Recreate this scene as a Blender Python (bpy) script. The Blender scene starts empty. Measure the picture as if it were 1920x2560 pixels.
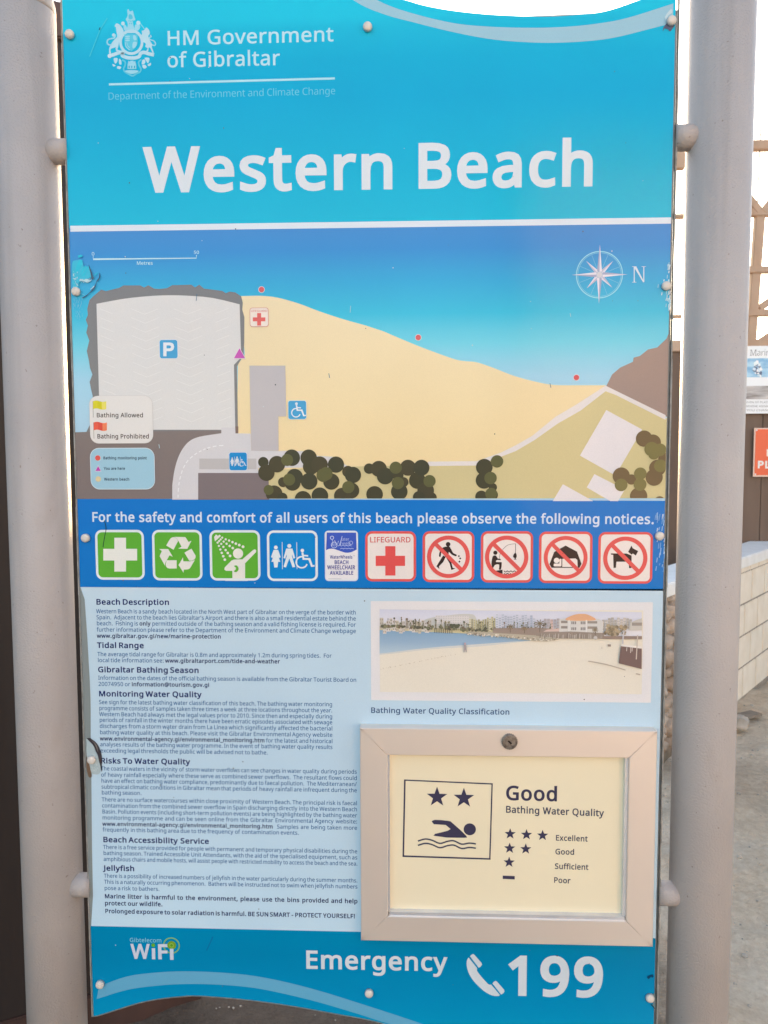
import bpy, bmesh, math, random
from mathutils import Vector, Matrix
from mathutils.geometry import tessellate_polygon
random.seed(7)
R = math.radians
S = bpy.context.scene
COL = S.collection

# ---------------------------------------------------------------- camera
CAM = Vector((0.0735, -1.1814, 1.5))
RT = Vector((0.9992, 0.0409, -0.0034)).normalized()
BK = Vector((0.041, -0.9968, 0.069)).normalized()
UP = BK.cross(RT).normalized()
RT = UP.cross(BK).normalized()
cd = bpy.data.cameras.new('camera')
cam = bpy.data.objects.new('camera', cd)
COL.objects.link(cam)
cam.matrix_world = Matrix(((RT.x, UP.x, BK.x, CAM.x), (RT.y, UP.y, BK.y, CAM.y), (RT.z, UP.z, BK.z, CAM.z), (0, 0, 0, 1)))
FOC = 1934.19
cd.sensor_fit = 'VERTICAL'
cd.sensor_height = 36
cd.lens = FOC / 2560 * 36
cd.clip_start = 0.02
cd.clip_end = 3000
cd.dof.use_dof = True
cd.dof.focus_distance = 1.18
cd.dof.aperture_fstop = 14
S.camera = cam

# ---------------------------------------------------------------- sky, sun, exposure
SUN_EL, SUN_AZ = R(12), R(3)          # the sun stands low behind the board
W = bpy.data.worlds.new('World')
S.world = W
W.use_nodes = True
nt = W.node_tree
bg = nt.nodes['Background']
sky = nt.nodes.new('ShaderNodeTexSky')
sky.sky_type = 'NISHITA'
sky.sun_disc = False
sky.sun_elevation = SUN_EL
sky.sun_rotation = SUN_AZ
sky.air_density = 1.0
sky.dust_density = 2.0
sky.ozone_density = 0.6
hs = nt.nodes.new('ShaderNodeHueSaturation')
hs.inputs['Saturation'].default_value = 0.8
nt.links.new(sky.outputs[0], hs.inputs['Color'])
nt.links.new(hs.outputs[0], bg.inputs[0])
bg.inputs[1].default_value = 0.15
sd = bpy.data.lights.new('sun', 'SUN')
sd.energy = 2.0
sd.angle = R(0.53)
sd.color = (1.0, 0.60, 0.27)
sun = bpy.data.objects.new('sun', sd)
COL.objects.link(sun)
sdir = Vector((math.sin(SUN_AZ) * math.cos(SUN_EL), math.cos(SUN_AZ) * math.cos(SUN_EL), math.sin(SUN_EL)))
sun.rotation_euler = sdir.to_track_quat('Z', 'Y').to_euler()
S.view_settings.view_transform = 'Standard'
S.view_settings.look = 'None'
S.view_settings.exposure = 2.0
S.view_settings.gamma = 1.0
S.cycles.max_bounces = 8
S.cycles.transparent_max_bounces = 16

# ---------------------------------------------------------------- helpers
def lin(c):
    return tuple(((v / 255 / 12.92) if v / 255 <= 0.04045 else ((v / 255 + 0.055) / 1.055) ** 2.4) for v in c)

KEY = 0.95            # how bright a perfect white stands in the shade at this exposure
MATS = {}
def paint(c, rough=0.12, spec=0.17, trans=0.0, name='print', fade=0.05):
    k = (name, tuple(c), rough, trans)
    if k in MATS: return MATS[k]
    l = tuple(min(0.88, max(0.004, v / KEY)) for v in lin(c))
    m = bpy.data.materials.new(name)
    m.use_nodes = True
    t = m.node_tree
    p = t.nodes['Principled BSDF']
    p.inputs['Roughness'].default_value = rough
    p.inputs['Specular IOR Level'].default_value = spec
    # uneven sun-fading of the ink and a fine speckle
    tc = t.nodes.new('ShaderNodeTexCoord')
    n1 = t.nodes.new('ShaderNodeTexNoise'); n1.inputs['Scale'].default_value = 5; n1.inputs['Detail'].default_value = 4
    n2 = t.nodes.new('ShaderNodeTexNoise'); n2.inputs['Scale'].default_value = 900; n2.inputs['Detail'].default_value = 1
    t.links.new(tc.outputs['Object'], n1.inputs['Vector']); t.links.new(tc.outputs['Object'], n2.inputs['Vector'])
    ad = t.nodes.new('ShaderNodeMath'); ad.operation = 'ADD'
    t.links.new(n1.outputs['Fac'], ad.inputs[0]); t.links.new(n2.outputs['Fac'], ad.inputs[1])
    mr = t.nodes.new('ShaderNodeMapRange')
    mr.inputs['From Min'].default_value = 0.6; mr.inputs['From Max'].default_value = 1.4
    mr.inputs['To Min'].default_value = 1 - fade; mr.inputs['To Max'].default_value = 1 + fade
    t.links.new(ad.outputs[0], mr.inputs['Value'])
    mx = t.nodes.new('ShaderNodeVectorMath'); mx.operation = 'SCALE'
    mx.inputs[0].default_value = l
    t.links.new(mr.outputs[0], mx.inputs['Scale'])
    t.links.new(mx.outputs[0], p.inputs['Base Color'])
    if trans:
        tr = t.nodes.new('ShaderNodeBsdfTranslucent')
        t.links.new(mx.outputs[0], tr.inputs['Color'])
        ms = t.nodes.new('ShaderNodeMixShader'); ms.inputs[0].default_value = trans
        t.links.new(p.outputs[0], ms.inputs[1]); t.links.new(tr.outputs[0], ms.inputs[2])
        t.links.new(ms.outputs[0], t.nodes['Material Output'].inputs['Surface'])
    MATS[k] = m
    return m

def ramp_paint(name, stops, z0, z1, rough=0.12, spec=0.17, trans=0.0):
    """ink printed as a vertical blend: stops = [(0..1 from z0 to z1, rgb)]"""
    m = paint((128, 128, 128), rough, spec, trans, name)
    t = m.node_tree
    sc = [n for n in t.nodes if n.type == 'VECT_MATH'][0]
    tc = [n for n in t.nodes if n.type == 'TEX_COORD'][0]
    sp = t.nodes.new('ShaderNodeSeparateXYZ'); t.links.new(tc.outputs['Object'], sp.inputs[0])
    mr = t.nodes.new('ShaderNodeMapRange'); mr.inputs['From Min'].default_value = z0; mr.inputs['From Max'].default_value = z1
    t.links.new(sp.outputs['Z'], mr.inputs['Value'])
    cr = t.nodes.new('ShaderNodeValToRGB')
    e = cr.color_ramp.elements
    for i, (f, c) in enumerate(stops):
        el = e[i] if i < 2 else e.new(f)
        el.position = f
        el.color = tuple(min(0.88, v / KEY) for v in lin(c)) + (1,)
    t.links.new(mr.outputs[0], cr.inputs[0])
    t.links.new(cr.outputs[0], sc.inputs[0])
    return m

def surf(name, c1, c2, scale=8, rough=0.6, bump=0.0, bscale=60, metal=0.0, spec=0.4, stretch=(1, 1, 1), detail=6):
    """a real-world surface: two linear albedos mixed by noise, with bump"""
    m = bpy.data.materials.new(name)
    m.use_nodes = True
    t = m.node_tree
    p = t.nodes['Principled BSDF']
    p.inputs['Roughness'].default_value = rough
    p.inputs['Metallic'].default_value = metal
    p.inputs['Specular IOR Level'].default_value = spec
    tc = t.nodes.new('ShaderNodeTexCoord')
    mp = t.nodes.new('ShaderNodeMapping'); mp.inputs['Scale'].default_value = stretch
    t.links.new(tc.outputs['Object'], mp.inputs[0])
    n = t.nodes.new('ShaderNodeTexNoise'); n.inputs['Scale'].default_value = scale; n.inputs['Detail'].default_value = detail
    t.links.new(mp.outputs[0], n.inputs['Vector'])
    cr = t.nodes.new('ShaderNodeValToRGB')
    cr.color_ramp.elements[0].position = 0.32; cr.color_ramp.elements[0].color = tuple(c1) + (1,)
    cr.color_ramp.elements[1].position = 0.68; cr.color_ramp.elements[1].color = tuple(c2) + (1,)
    t.links.new(n.outputs['Fac'], cr.inputs[0])
    t.links.new(cr.outputs[0], p.inputs['Base Color'])
    if bump:
        b = t.nodes.new('ShaderNodeBump'); b.inputs['Strength'].default_value = 1; b.inputs['Distance'].default_value = bump
        n2 = t.nodes.new('ShaderNodeTexNoise'); n2.inputs['Scale'].default_value = bscale; n2.inputs['Detail'].default_value = 5
        t.links.new(mp.outputs[0], n2.inputs['Vector'])
        t.links.new(n2.outputs['Fac'], b.inputs['Height'])
        t.links.new(b.outputs[0], p.inputs['Normal'])
    return m

def tag(o, label=None, cat=None, group=None, kind=None):
    for k, v in (('label', label), ('category', cat), ('group', group), ('kind', kind)):
        if v: o[k] = v
    return o

def empty(name, loc, label, cat, group=None):
    o = bpy.data.objects.new(name, None)
    o.location = loc
    COL.objects.link(o)
    return tag(o, label, cat, group)

def link(name, me, parent=None):
    o = bpy.data.objects.new(name, me)
    COL.objects.link(o)
    if parent:
        o.parent = parent
        o.matrix_parent_inverse = Matrix.Translation(-world_loc(parent))
    return o

def world_loc(o):
    v = Vector(o.location) if o.type == 'EMPTY' else Vector((0, 0, 0))
    return v

class MB:
    """collects shapes for one solid mesh"""
    def __init__(s): s.v = []; s.f = []; s.m = []; s.mats = []; s.smooth = False
    def mi(s, mat):
        if mat not in s.mats: s.mats.append(mat)
        return s.mats.index(mat)
    def add(s, vs, fs, mat):
        b = len(s.v); s.v += [tuple(v) for v in vs]
        i = s.mi(mat)
        for f in fs: s.f.append([b + k for k in f]); s.m.append(i)
    def box(s, p0, p1, mat, fr=None):
        (x0, y0, z0), (x1, y1, z1) = p0, p1
        vs = [Vector(q) for q in ((x0, y0, z0), (x1, y0, z0), (x1, y1, z0), (x0, y1, z0), (x0, y0, z1), (x1, y0, z1), (x1, y1, z1), (x0, y1, z1))]
        if fr: vs = [fr @ v for v in vs]
        s.add(vs, [(0, 3, 2, 1), (4, 5, 6, 7), (0, 1, 5, 4), (1, 2, 6, 5), (2, 3, 7, 6), (3, 0, 4, 7)], mat)
    def bar(s, a, b, w, h, mat, upv=Vector((0, 1, 0))):
        a, b = Vector(a), Vector(b)
        d = (b - a).normalized(); x = d.cross(upv).normalized() * w / 2; y = upv.normalized() * h / 2
        vs = [a - x - y, a + x - y, a + x + y, a - x + y, b - x - y, b + x - y, b + x + y, b - x + y]
        s.add(vs, [(0, 3, 2, 1), (4, 5, 6, 7), (0, 1, 5, 4), (1, 2, 6, 5), (2, 3, 7, 6), (3, 0, 4, 7)], mat)
    def lathe(s, c, prof, axis, mat, n=32):
        """prof: [(radius, along)] around the axis through c"""
        a = Vector(axis).normalized(); u = a.orthogonal().normalized(); w = a.cross(u)
        vs = []; fs = []
        for r, h in prof:
            for k in range(n):
                t = 2 * math.pi * k / n
                vs.append(Vector(c) + a * h + (u * math.cos(t) + w * math.sin(t)) * r)
        for i in range(len(prof) - 1):
            for k in range(n):
                k2 = (k + 1) % n
                fs.append((i * n + k, i * n + k2, (i + 1) * n + k2, (i + 1) * n + k))
        if prof[0][0] > 1e-6: fs.append(tuple(range(n - 1, -1, -1)))
        if prof[-1][0] > 1e-6: fs.append(tuple((len(prof) - 1) * n + k for k in range(n)))
        s.add(vs, fs, mat)
    def build(s, name, parent=None, bevel=0.0, smooth=False):
        me = bpy.data.meshes.new(name)
        me.from_pydata(s.v, [], s.f)
        for m in s.mats: me.materials.append(m)
        me.polygons.foreach_set('material_index', s.m)
        if smooth: me.polygons.foreach_set('use_smooth', [True] * len(me.polygons))
        me.update()
        if bevel:
            bm = bmesh.new(); bm.from_mesh(me)
            bmesh.ops.bevel(bm, geom=list(bm.edges), offset=bevel, segments=2, affect='EDGES', clamp_overlap=True)
            bm.to_mesh(me); bm.free()
        return link(name, me, parent)

# ---- the face of the board stands in the plane y = 0; at() gives the place on that face (or on a face parallel to it)
def at(x, y, Y=0.0):
    d = RT * ((x - 960) / FOC) - UP * ((y - 1280) / FOC) - BK
    return CAM + d * ((Y - CAM.y) / d.y)

def conv(ox=0, oy=0, s=1.0):
    return lambda x, y: (ox + x / s, oy + y / s)
FULL = conv()
LAYER = 0.00013

def smoothpts(p, k=6, closed=False):
    out = []; n = len(p)
    rng = range(n) if closed else range(n - 1)
    for i in rng:
        if closed: a, b, c, d = p[i - 1], p[i], p[(i + 1) % n], p[(i + 2) % n]
        else: a, b, c, d = p[max(i - 1, 0)], p[i], p[i + 1], p[min(i + 2, n - 1)]
        for j in range(k):
            t = j / k
            out.append(tuple(0.5 * (2 * b[q] + (c[q] - a[q]) * t + (2 * a[q] - 5 * b[q] + 4 * c[q] - d[q]) * t * t + (3 * b[q] - a[q] - 3 * c[q] + d[q]) * t ** 3) for q in (0, 1)))
    if not closed: out.append(tuple(p[-1]))
    return out

GL = {}
# letter outlines (cap height 700): character code, advance, loops of x,y
LETTERS = [
(65,626,[[534,0,450,217,173,217,89,0,0,0,274,703,353,703,625,0],[345,507,335,535,322,578,312,612,301,572,291,535,281,507,202,295,424,295]]),
(66,637,[[295,700,410,690,494,661,531,629,553,584,561,526,557,488,546,453,527,424,500,400,467,383,427,372,427,367,469,357,507,341,539,319,564,288,579,249,584,199,577,140,555,91,519,51,471,23,411,6,341,0,95,0,95,700],[313,402,389,409,436,431,461,467,470,517,459,566,429,600,376,618,299,625,183,625,183,402],[183,328,183,75,325,75,403,84,454,111,481,153,490,206,486,241,474,271,452,295,420,313,376,325,318,328]]),
(67,620,[[395,632,342,628,294,613,252,590,218,557,190,517,170,468,157,412,153,350,160,269,180,200,213,144,260,102,320,76,394,68,481,75,562,95,562,19,481,-3,381,-10,283,1,203,34,140,88,96,160,69,248,60,351,65,427,82,496,109,557,147,610,194,652,252,684,319,703,396,710,449,707,500,699,547,686,589,669,554,594,482,621,440,629]]),
(68,716,[[656,357,645,249,612,160,559,90,487,40,397,10,290,0,95,0,95,700,311,700,410,690,494,661,563,612,614,546,645,460],[563,354,555,439,532,507,494,559,442,596,376,617,298,625,183,625,183,75,278,75,365,83,436,107,492,146,531,200,555,269]]),
(69,545,[[486,0,95,0,95,700,486,700,486,623,183,623,183,404,469,404,469,327,183,327,183,77,486,77]]),
(70,509,[[183,0,95,0,95,700,486,700,486,623,183,623,183,375,468,375,468,297,183,297]]),
(71,714,[[399,370,641,370,641,26,584,10,526,-1,465,-8,395,-10,295,1,212,34,146,87,99,158,69,247,60,350,71,452,103,540,156,612,227,665,316,699,423,710,480,707,534,699,584,686,631,669,598,592,514,621,467,629,418,632,340,624,275,598,222,556,183,500,160,431,152,350,159,271,179,202,214,145,264,102,331,76,416,67,494,72,553,83,553,291,399,291]]),
(72,726,[[630,0,542,0,542,326,183,326,183,0,95,0,95,700,183,700,183,404,542,404,542,700,630,700]]),
(73,332,[[292,0,39,0,39,51,122,70,122,629,39,649,39,700,292,700,292,649,210,629,210,70,292,51]]),
(74,268,[[-4,-186,-45,-183,-76,-174,-76,-99,-43,-106,-6,-109,18,-106,41,-99,61,-86,76,-65,87,-35,90,4,90,700,178,700,178,11,173,-51,156,-100,129,-138,92,-165,48,-181]]),
(76,514,[[95,0,95,700,183,700,183,78,489,78,489,0]]),
(77,889,[[404,0,174,614,170,614,173,564,175,498,176,425,176,0,95,0,95,700,225,700,441,126,445,126,665,700,794,700,794,0,707,0,707,430,708,499,711,562,714,613,710,613,476,0]]),
(78,745,[[650,0,547,0,173,581,169,581,172,528,175,462,176,391,176,0,95,0,95,700,197,700,571,121,575,121,572,168,569,236,568,305,568,700,650,700]]),
(79,766,[[706,351,701,273,685,203,660,142,624,89,578,47,523,16,458,-3,383,-10,306,-3,240,16,185,48,139,90,104,142,79,204,65,274,60,352,69,453,95,540,140,612,202,666,284,700,384,711,481,700,561,666,624,612,669,541,697,453],[153,351,159,269,177,199,209,143,253,101,312,75,383,67,456,75,513,101,557,143,588,199,607,269,613,351,607,433,588,502,558,558,514,600,456,625,384,633,312,625,253,600,209,558,177,502,159,433]]),
(80,593,[[280,700,364,694,430,676,480,646,515,605,536,555,543,494,540,452,529,411,510,374,482,340,445,312,396,291,336,277,264,273,183,273,183,0,95,0,95,700],[273,625,183,625,183,348,254,348,315,352,365,362,403,381,430,408,447,444,452,490,441,549,409,591,353,616]]),
(81,766,[[706,351,700,270,683,196,654,132,615,78,564,37,502,8,670,-167,543,-167,408,-9,396,-9,383,-10,306,-3,240,16,185,48,139,90,104,142,79,204,65,274,60,352,69,453,95,540,140,612,202,666,284,700,384,711,481,700,561,666,624,612,669,541,697,453],[153,351,159,269,177,199,209,143,253,101,312,75,383,67,456,75,513,101,557,143,588,199,607,269,613,351,607,433,588,502,558,558,514,600,456,625,384,633,312,625,253,600,209,558,177,502,159,433]]),
(82,610,[[288,700,368,694,432,678,481,650,516,612,536,562,543,501,538,450,523,408,499,374,470,349,437,329,403,314,595,0,492,0,323,289,183,289,183,0,95,0,95,700],[283,624,183,624,183,364,288,364,362,372,413,398,442,439,452,497,447,538,434,571,411,594,378,611,336,620]]),
(83,538,[[492,187,485,129,462,81,425,42,375,14,314,-4,242,-10,167,-6,102,5,50,24,50,108,138,79,191,70,246,67,294,70,333,80,364,97,386,120,400,147,404,179,400,211,389,237,369,260,339,281,296,301,239,324,160,359,129,380,104,403,84,429,70,459,62,493,59,531,66,583,87,627,121,662,166,688,220,704,282,710,338,707,388,699,434,687,475,671,448,595,369,622,326,630,280,632,240,629,207,620,181,604,163,584,152,559,148,530,152,498,163,472,182,449,211,429,250,410,301,389,358,366,405,341,443,312,470,278,487,237]]),
(84,545,[[317,0,228,0,228,623,10,623,10,700,534,700,534,623,317,623]]),
(85,717,[[627,247,620,178,598,116,561,64,508,24,440,-1,355,-10,275,-2,209,22,156,61,119,114,96,176,88,249,88,700,176,700,176,246,188,170,222,114,279,78,360,67,418,72,463,90,498,117,522,153,536,197,540,247,540,700,627,700]]),
(87,912,[[899,700,713,0,624,0,487,459,475,501,465,542,456,576,452,597,449,576,441,542,431,500,419,456,286,0,197,0,12,700,104,700,213,273,224,228,233,185,240,144,246,106,252,146,261,189,272,233,283,277,407,700,498,700,626,275,639,229,650,184,658,143,665,106,673,157,684,214,699,274,807,700]]),
(88,575,[[571,0,471,0,285,304,97,0,4,0,236,365,19,700,117,700,288,425,461,700,554,700,337,367]]),
(89,555,[[277,356,460,700,555,700,322,272,322,0,233,0,233,268,0,700,96,700]]),
(86,588,[[588,700,338,0,250,0,0,700,92,700,250,251,269,196,283,146,294,98,305,146,320,197,338,253,495,700]]),
(75,607,[[607,0,503,0,255,334,183,272,183,0,95,0,95,700,183,700,183,355,243,422,304,488,493,700,596,700,319,395]]),
(90,561,[[523,0,37,0,37,67,406,622,49,622,49,700,513,700,513,633,144,78,523,78]]),
(97,550,[[282,534,366,524,425,492,459,437,471,358,471,0,408,0,391,75,387,75,341,27,315,10,286,-1,252,-8,211,-10,166,-6,126,7,92,28,67,58,50,98,45,146,52,194,73,235,107,267,185,300,297,314,386,317,386,348,379,404,358,439,324,458,277,465,237,462,199,452,129,425,103,489,140,506,184,521,232,531],[308,254,225,244,172,223,144,189,134,145,141,107,161,80,192,65,230,60,291,69,341,97,374,143,385,210,385,257]]),
(98,603,[[170,564,168,501,165,456,170,456,196,487,231,512,276,529,332,534,393,527,446,504,490,466,523,413,542,345,549,263,542,180,522,112,490,59,446,21,393,-2,332,-10,276,-4,231,13,196,37,170,67,163,67,145,0,83,0,83,745,170,745],[318,463,268,457,229,442,202,415,183,377,173,327,170,266,170,262,178,176,201,113,229,85,268,67,320,62,381,75,425,114,451,177,460,264,451,350,425,413,381,450]]),
(99,471,[[294,-10,228,-3,170,19,122,55,85,107,62,175,54,260,62,348,86,418,124,470,174,507,233,528,300,535,339,533,377,527,438,507,412,435,357,452,298,460,250,454,211,437,181,409,160,371,147,321,143,261,147,203,160,154,181,115,210,87,247,70,293,65,334,67,369,74,429,95,429,19,371,-2,336,-8]]),
(100,603,[[270,-10,209,-2,156,20,113,58,80,111,60,179,54,262,61,345,80,413,113,466,157,505,210,528,271,535,309,533,342,525,371,513,395,497,433,458,439,458,436,496,433,535,433,745,520,745,520,0,450,0,437,71,433,71,395,30,370,14,342,1,308,-7],[283,62,354,73,400,107,426,165,434,245,434,261,426,347,402,411,374,440,334,458,282,464,240,458,205,439,178,408,152,344,143,260,152,176,178,114,222,75]]),
(101,553,[[286,535,349,528,402,506,445,470,477,423,496,365,503,298,503,246,143,246,156,168,189,110,241,75,311,64,358,66,400,73,479,100,479,25,439,9,400,-1,357,-8,307,-10,237,-2,175,21,124,58,86,111,62,178,54,259,61,339,83,407,118,462,164,502,221,527],[285,465,230,455,188,425,159,378,145,315,413,315,409,357,399,393,382,423,357,446,325,460]]),
(102,337,[[325,459,193,459,193,0,107,0,107,459,15,459,15,499,107,528,107,559,112,620,127,669,152,705,185,730,227,745,277,750,335,745,379,732,357,665,321,675,278,679,241,672,214,650,198,613,193,560,193,525,325,525]]),
(103,603,[[270,535,319,530,363,516,402,491,434,456,439,456,451,525,520,525,520,-9,513,-77,494,-134,462,-178,417,-210,358,-229,284,-235,230,-233,180,-227,135,-217,95,-202,95,-123,136,-140,182,-153,234,-161,289,-164,350,-154,396,-124,425,-77,434,-16,434,5,435,39,437,70,433,70,403,35,365,10,321,-5,271,-10,208,-2,154,22,111,62,79,116,60,182,54,262,60,340,79,406,111,461,154,502,207,527],[281,463,241,457,206,439,179,410,159,371,147,321,143,261,152,175,179,112,223,74,283,61,321,63,352,71,378,84,399,103,415,129,426,160,433,197,435,241,435,262,431,326,419,377,398,416,369,442,330,458]]),
(104,606,[[170,526,168,488,165,453,171,453,189,478,213,498,240,514,270,525,301,532,334,534,393,529,441,514,478,489,505,452,521,403,526,342,526,0,441,0,441,336,434,392,413,431,376,455,324,463,271,457,231,441,203,413,184,376,173,329,170,272,170,0,83,0,83,745,170,745]]),
(105,253,[[170,525,170,0,83,0,83,525],[127,723,146,719,162,709,174,692,177,668,174,644,162,626,146,616,127,613,108,616,91,626,80,644,76,668,80,692,91,709,108,719]]),
(106,253,[[22,-235,-22,-232,-54,-224,-54,-154,-24,-161,11,-164,39,-159,63,-147,78,-122,83,-81,83,525,170,525,170,-78,166,-124,154,-163,134,-194,106,-217,69,-231],[76,668,80,692,91,709,108,719,127,723,146,719,162,709,174,692,177,668,174,644,162,626,146,616,127,613,108,616,91,626,80,644]]),
(107,524,[[169,356,167,315,165,271,169,271,186,293,210,323,231,348,399,525,500,525,287,301,515,0,411,0,228,245,169,193,169,0,83,0,83,745,169,745]]),
(108,253,[[170,0,83,0,83,745,170,745]]),
(109,917,[[660,535,738,524,793,490,826,430,837,342,837,0,752,0,752,338,745,392,726,431,693,455,645,463,580,452,536,419,511,364,503,290,503,0,418,0,418,338,415,376,406,407,391,432,371,449,344,459,310,463,262,457,226,441,200,414,183,376,173,329,170,273,170,0,83,0,83,525,153,525,166,454,171,454,189,479,211,500,237,515,265,526,295,533,325,535,381,530,427,514,462,486,486,447,491,447,522,486,563,514,610,530]]),
(110,606,[[336,535,419,524,478,490,505,453,521,404,526,342,526,0,441,0,441,336,434,392,413,431,376,455,324,463,271,457,231,441,203,414,178,354,170,273,170,0,83,0,83,525,153,525,166,454,171,454,190,479,214,500,242,515,272,526,303,533]]),
(111,593,[[540,264,536,202,523,148,502,101,474,62,439,31,397,8,348,-5,295,-10,245,-5,199,8,158,31,123,62,94,101,72,148,58,202,54,264,61,344,83,411,119,464,168,503,228,527,298,535,365,527,424,503,473,464,509,411,532,344],[143,264,147,206,159,156,180,116,210,86,249,68,297,62,345,68,384,86,414,116,435,156,447,206,451,264,447,322,434,371,413,410,384,439,345,457,296,463,247,457,208,439,179,410,152,347]]),
(112,603,[[333,535,394,528,446,505,490,468,523,415,542,347,549,264,542,181,522,113,490,60,447,21,394,-2,332,-10,294,-7,261,1,232,13,207,29,170,67,164,67,168,25,170,-20,170,-235,83,-235,83,525,154,525,166,454,170,454,207,495,232,512,260,525,294,533],[318,463,270,458,232,443,204,418,185,382,174,337,170,280,170,264,173,204,183,154,202,114,230,85,269,68,320,62,363,68,399,88,425,119,445,160,456,209,460,265,451,346,425,409,398,439,362,457]]),
(113,603,[[433,-11,434,30,438,71,432,71,406,40,370,14,325,-4,268,-10,208,-2,157,20,113,58,80,111,61,179,54,262,61,345,81,413,114,466,158,504,211,528,271,535,327,529,372,512,407,486,434,454,438,454,451,525,520,525,520,-235,433,-235],[284,62,333,67,371,81,399,106,419,142,430,187,434,243,434,261,426,349,401,412,373,441,333,458,282,464,239,458,204,439,177,408,152,344,143,260,152,177,178,114,205,85,241,68]]),
(114,405,[[328,535,360,534,390,529,379,450,351,455,323,457,293,454,265,444,239,429,216,408,196,383,182,353,173,319,170,280,170,0,83,0,83,525,154,525,164,429,168,429,186,457,208,483,233,504,262,521,294,532]]),
(115,470,[[425,145,419,98,400,60,369,30,327,8,276,-5,216,-10,165,-8,121,-1,84,10,51,24,51,102,127,73,172,63,218,60,274,65,313,81,335,106,342,137,339,156,331,173,316,188,293,204,213,239,125,278,93,300,70,325,55,357,50,396,64,455,104,499,167,526,247,535,294,533,337,526,377,515,415,500,385,431,316,455,279,462,241,465,194,460,160,448,139,427,132,401,136,381,145,364,162,349,188,335,268,301,353,263,384,241,407,215,421,184]]),
(116,354,[[259,61,299,64,332,72,332,6,293,-5,244,-10,205,-6,168,4,137,24,112,54,96,96,90,153,90,459,16,459,16,500,91,534,125,646,176,646,176,525,328,525,328,459,176,459,176,155,182,113,200,84,226,67]]),
(117,606,[[523,525,523,0,452,0,439,70,435,70,416,45,392,25,364,9,334,-1,302,-8,269,-10,211,-5,163,10,126,36,99,73,83,121,77,181,77,525,165,525,165,187,172,132,193,93,229,70,281,62,334,67,374,84,403,111,422,149,433,196,436,252,436,525]]),
(118,498,[[199,0,0,525,92,525,204,216,221,168,236,117,246,76,250,76,261,118,278,169,294,216,406,525,498,525,298,0]]),
(119,771,[[423,297,411,338,400,376,392,410,386,436,382,436,377,410,369,375,359,337,347,296,253,1,155,1,11,526,100,526,173,246,187,189,200,134,207,89,211,89,218,119,226,156,236,195,246,230,339,526,433,526,524,230,538,182,551,133,559,90,563,90,570,132,583,187,598,246,672,526,760,526,614,1,513,1]]),
(120,519,[[208,269,26,525,125,525,260,327,394,525,491,525,310,269,501,0,403,0,260,210,115,0,18,0]]),
(121,500,[[1,525,93,525,207,226,225,175,240,128,251,83,255,83,274,148,300,227,407,525,500,525,274,-73,253,-119,230,-158,202,-191,169,-215,130,-230,82,-235,41,-233,11,-227,11,-159,37,-163,69,-165,97,-162,121,-153,142,-140,159,-121,185,-72,213,-2]]),
(122,461,[[423,0,38,0,38,57,321,459,55,459,55,525,416,525,416,461,137,67,423,67]]),
(48,561,[[513,351,510,270,500,199,483,137,459,86,427,45,387,15,338,-4,279,-10,208,1,150,33,105,86,73,157,54,246,48,351,54,456,71,545,101,616,145,668,204,700,279,711,351,700,410,668,455,616,487,545,506,456],[134,351,138,263,149,191,167,135,195,96,232,72,279,64,327,72,364,95,392,135,411,191,422,263,425,351,422,439,411,510,392,566,364,605,327,629,279,637,232,629,195,605,167,566,149,510,138,439]]),
(49,561,[[348,0,264,0,264,489,264,537,266,574,268,610,239,583,207,556,132,495,87,553,276,700,348,700]]),
(50,561,[[510,0,47,0,47,72,230,257,320,351,351,392,375,432,388,473,393,519,385,569,359,606,319,629,270,636,222,632,180,619,141,598,101,570,55,627,115,670,150,686,187,699,227,707,270,710,331,704,382,687,424,660,455,623,475,577,481,524,476,470,459,421,432,373,396,326,302,226,156,82,156,78,510,78]]),
(51,561,[[483,536,479,492,466,455,444,424,415,399,380,381,338,369,338,365,412,347,464,312,495,262,505,199,498,142,476,91,440,48,389,17,321,-3,236,-10,183,-8,134,-1,88,10,44,28,44,109,90,90,139,75,189,66,237,63,318,72,373,100,404,143,415,201,409,241,392,272,363,295,325,312,276,321,219,325,151,325,151,398,220,398,273,402,316,415,350,435,375,461,390,494,395,530,387,576,361,609,320,630,268,637,200,630,144,609,91,578,48,637,90,665,141,688,200,704,267,710,334,704,388,688,430,661,470,605]]),
(52,561,[[541,159,439,159,439,0,356,0,356,159,21,159,21,232,350,704,439,704,439,236,541,236],[356,457,356,503,358,543,359,579,361,612,357,612,337,572,315,535,105,236,356,236]]),
(53,561,[[270,429,337,423,394,405,441,375,476,335,498,284,505,224,497,156,474,99,435,52,384,18,319,-3,243,-10,191,-7,142,0,98,12,62,28,62,110,101,91,148,76,197,67,244,64,293,68,335,80,369,100,395,130,411,168,417,215,406,275,375,320,320,348,241,357,178,352,122,342,78,370,105,700,456,700,456,622,178,622,162,419,207,425]]),
(54,561,[[54,299,56,359,62,419,74,476,91,530,116,579,148,623,189,659,240,687,301,704,375,710,420,708,461,701,461,627,421,636,376,639,314,634,264,617,223,590,193,555,170,513,155,465,145,412,140,356,146,356,163,378,183,398,208,415,238,427,272,436,312,438,369,432,418,413,459,383,489,341,508,288,515,225,508,158,487,100,454,53,410,19,356,-3,292,-10,244,-5,199,9,158,32,123,66,94,109,72,162,58,226],[291,63,347,73,391,102,420,153,429,225,421,285,396,331,353,361,294,371,251,366,214,351,183,330,160,303,146,273,141,242,144,210,150,178,162,148,179,121,200,97,226,78,256,67]]),
(55,561,[[133,0,421,622,43,622,43,700,513,700,513,633,228,0]]),
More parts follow.
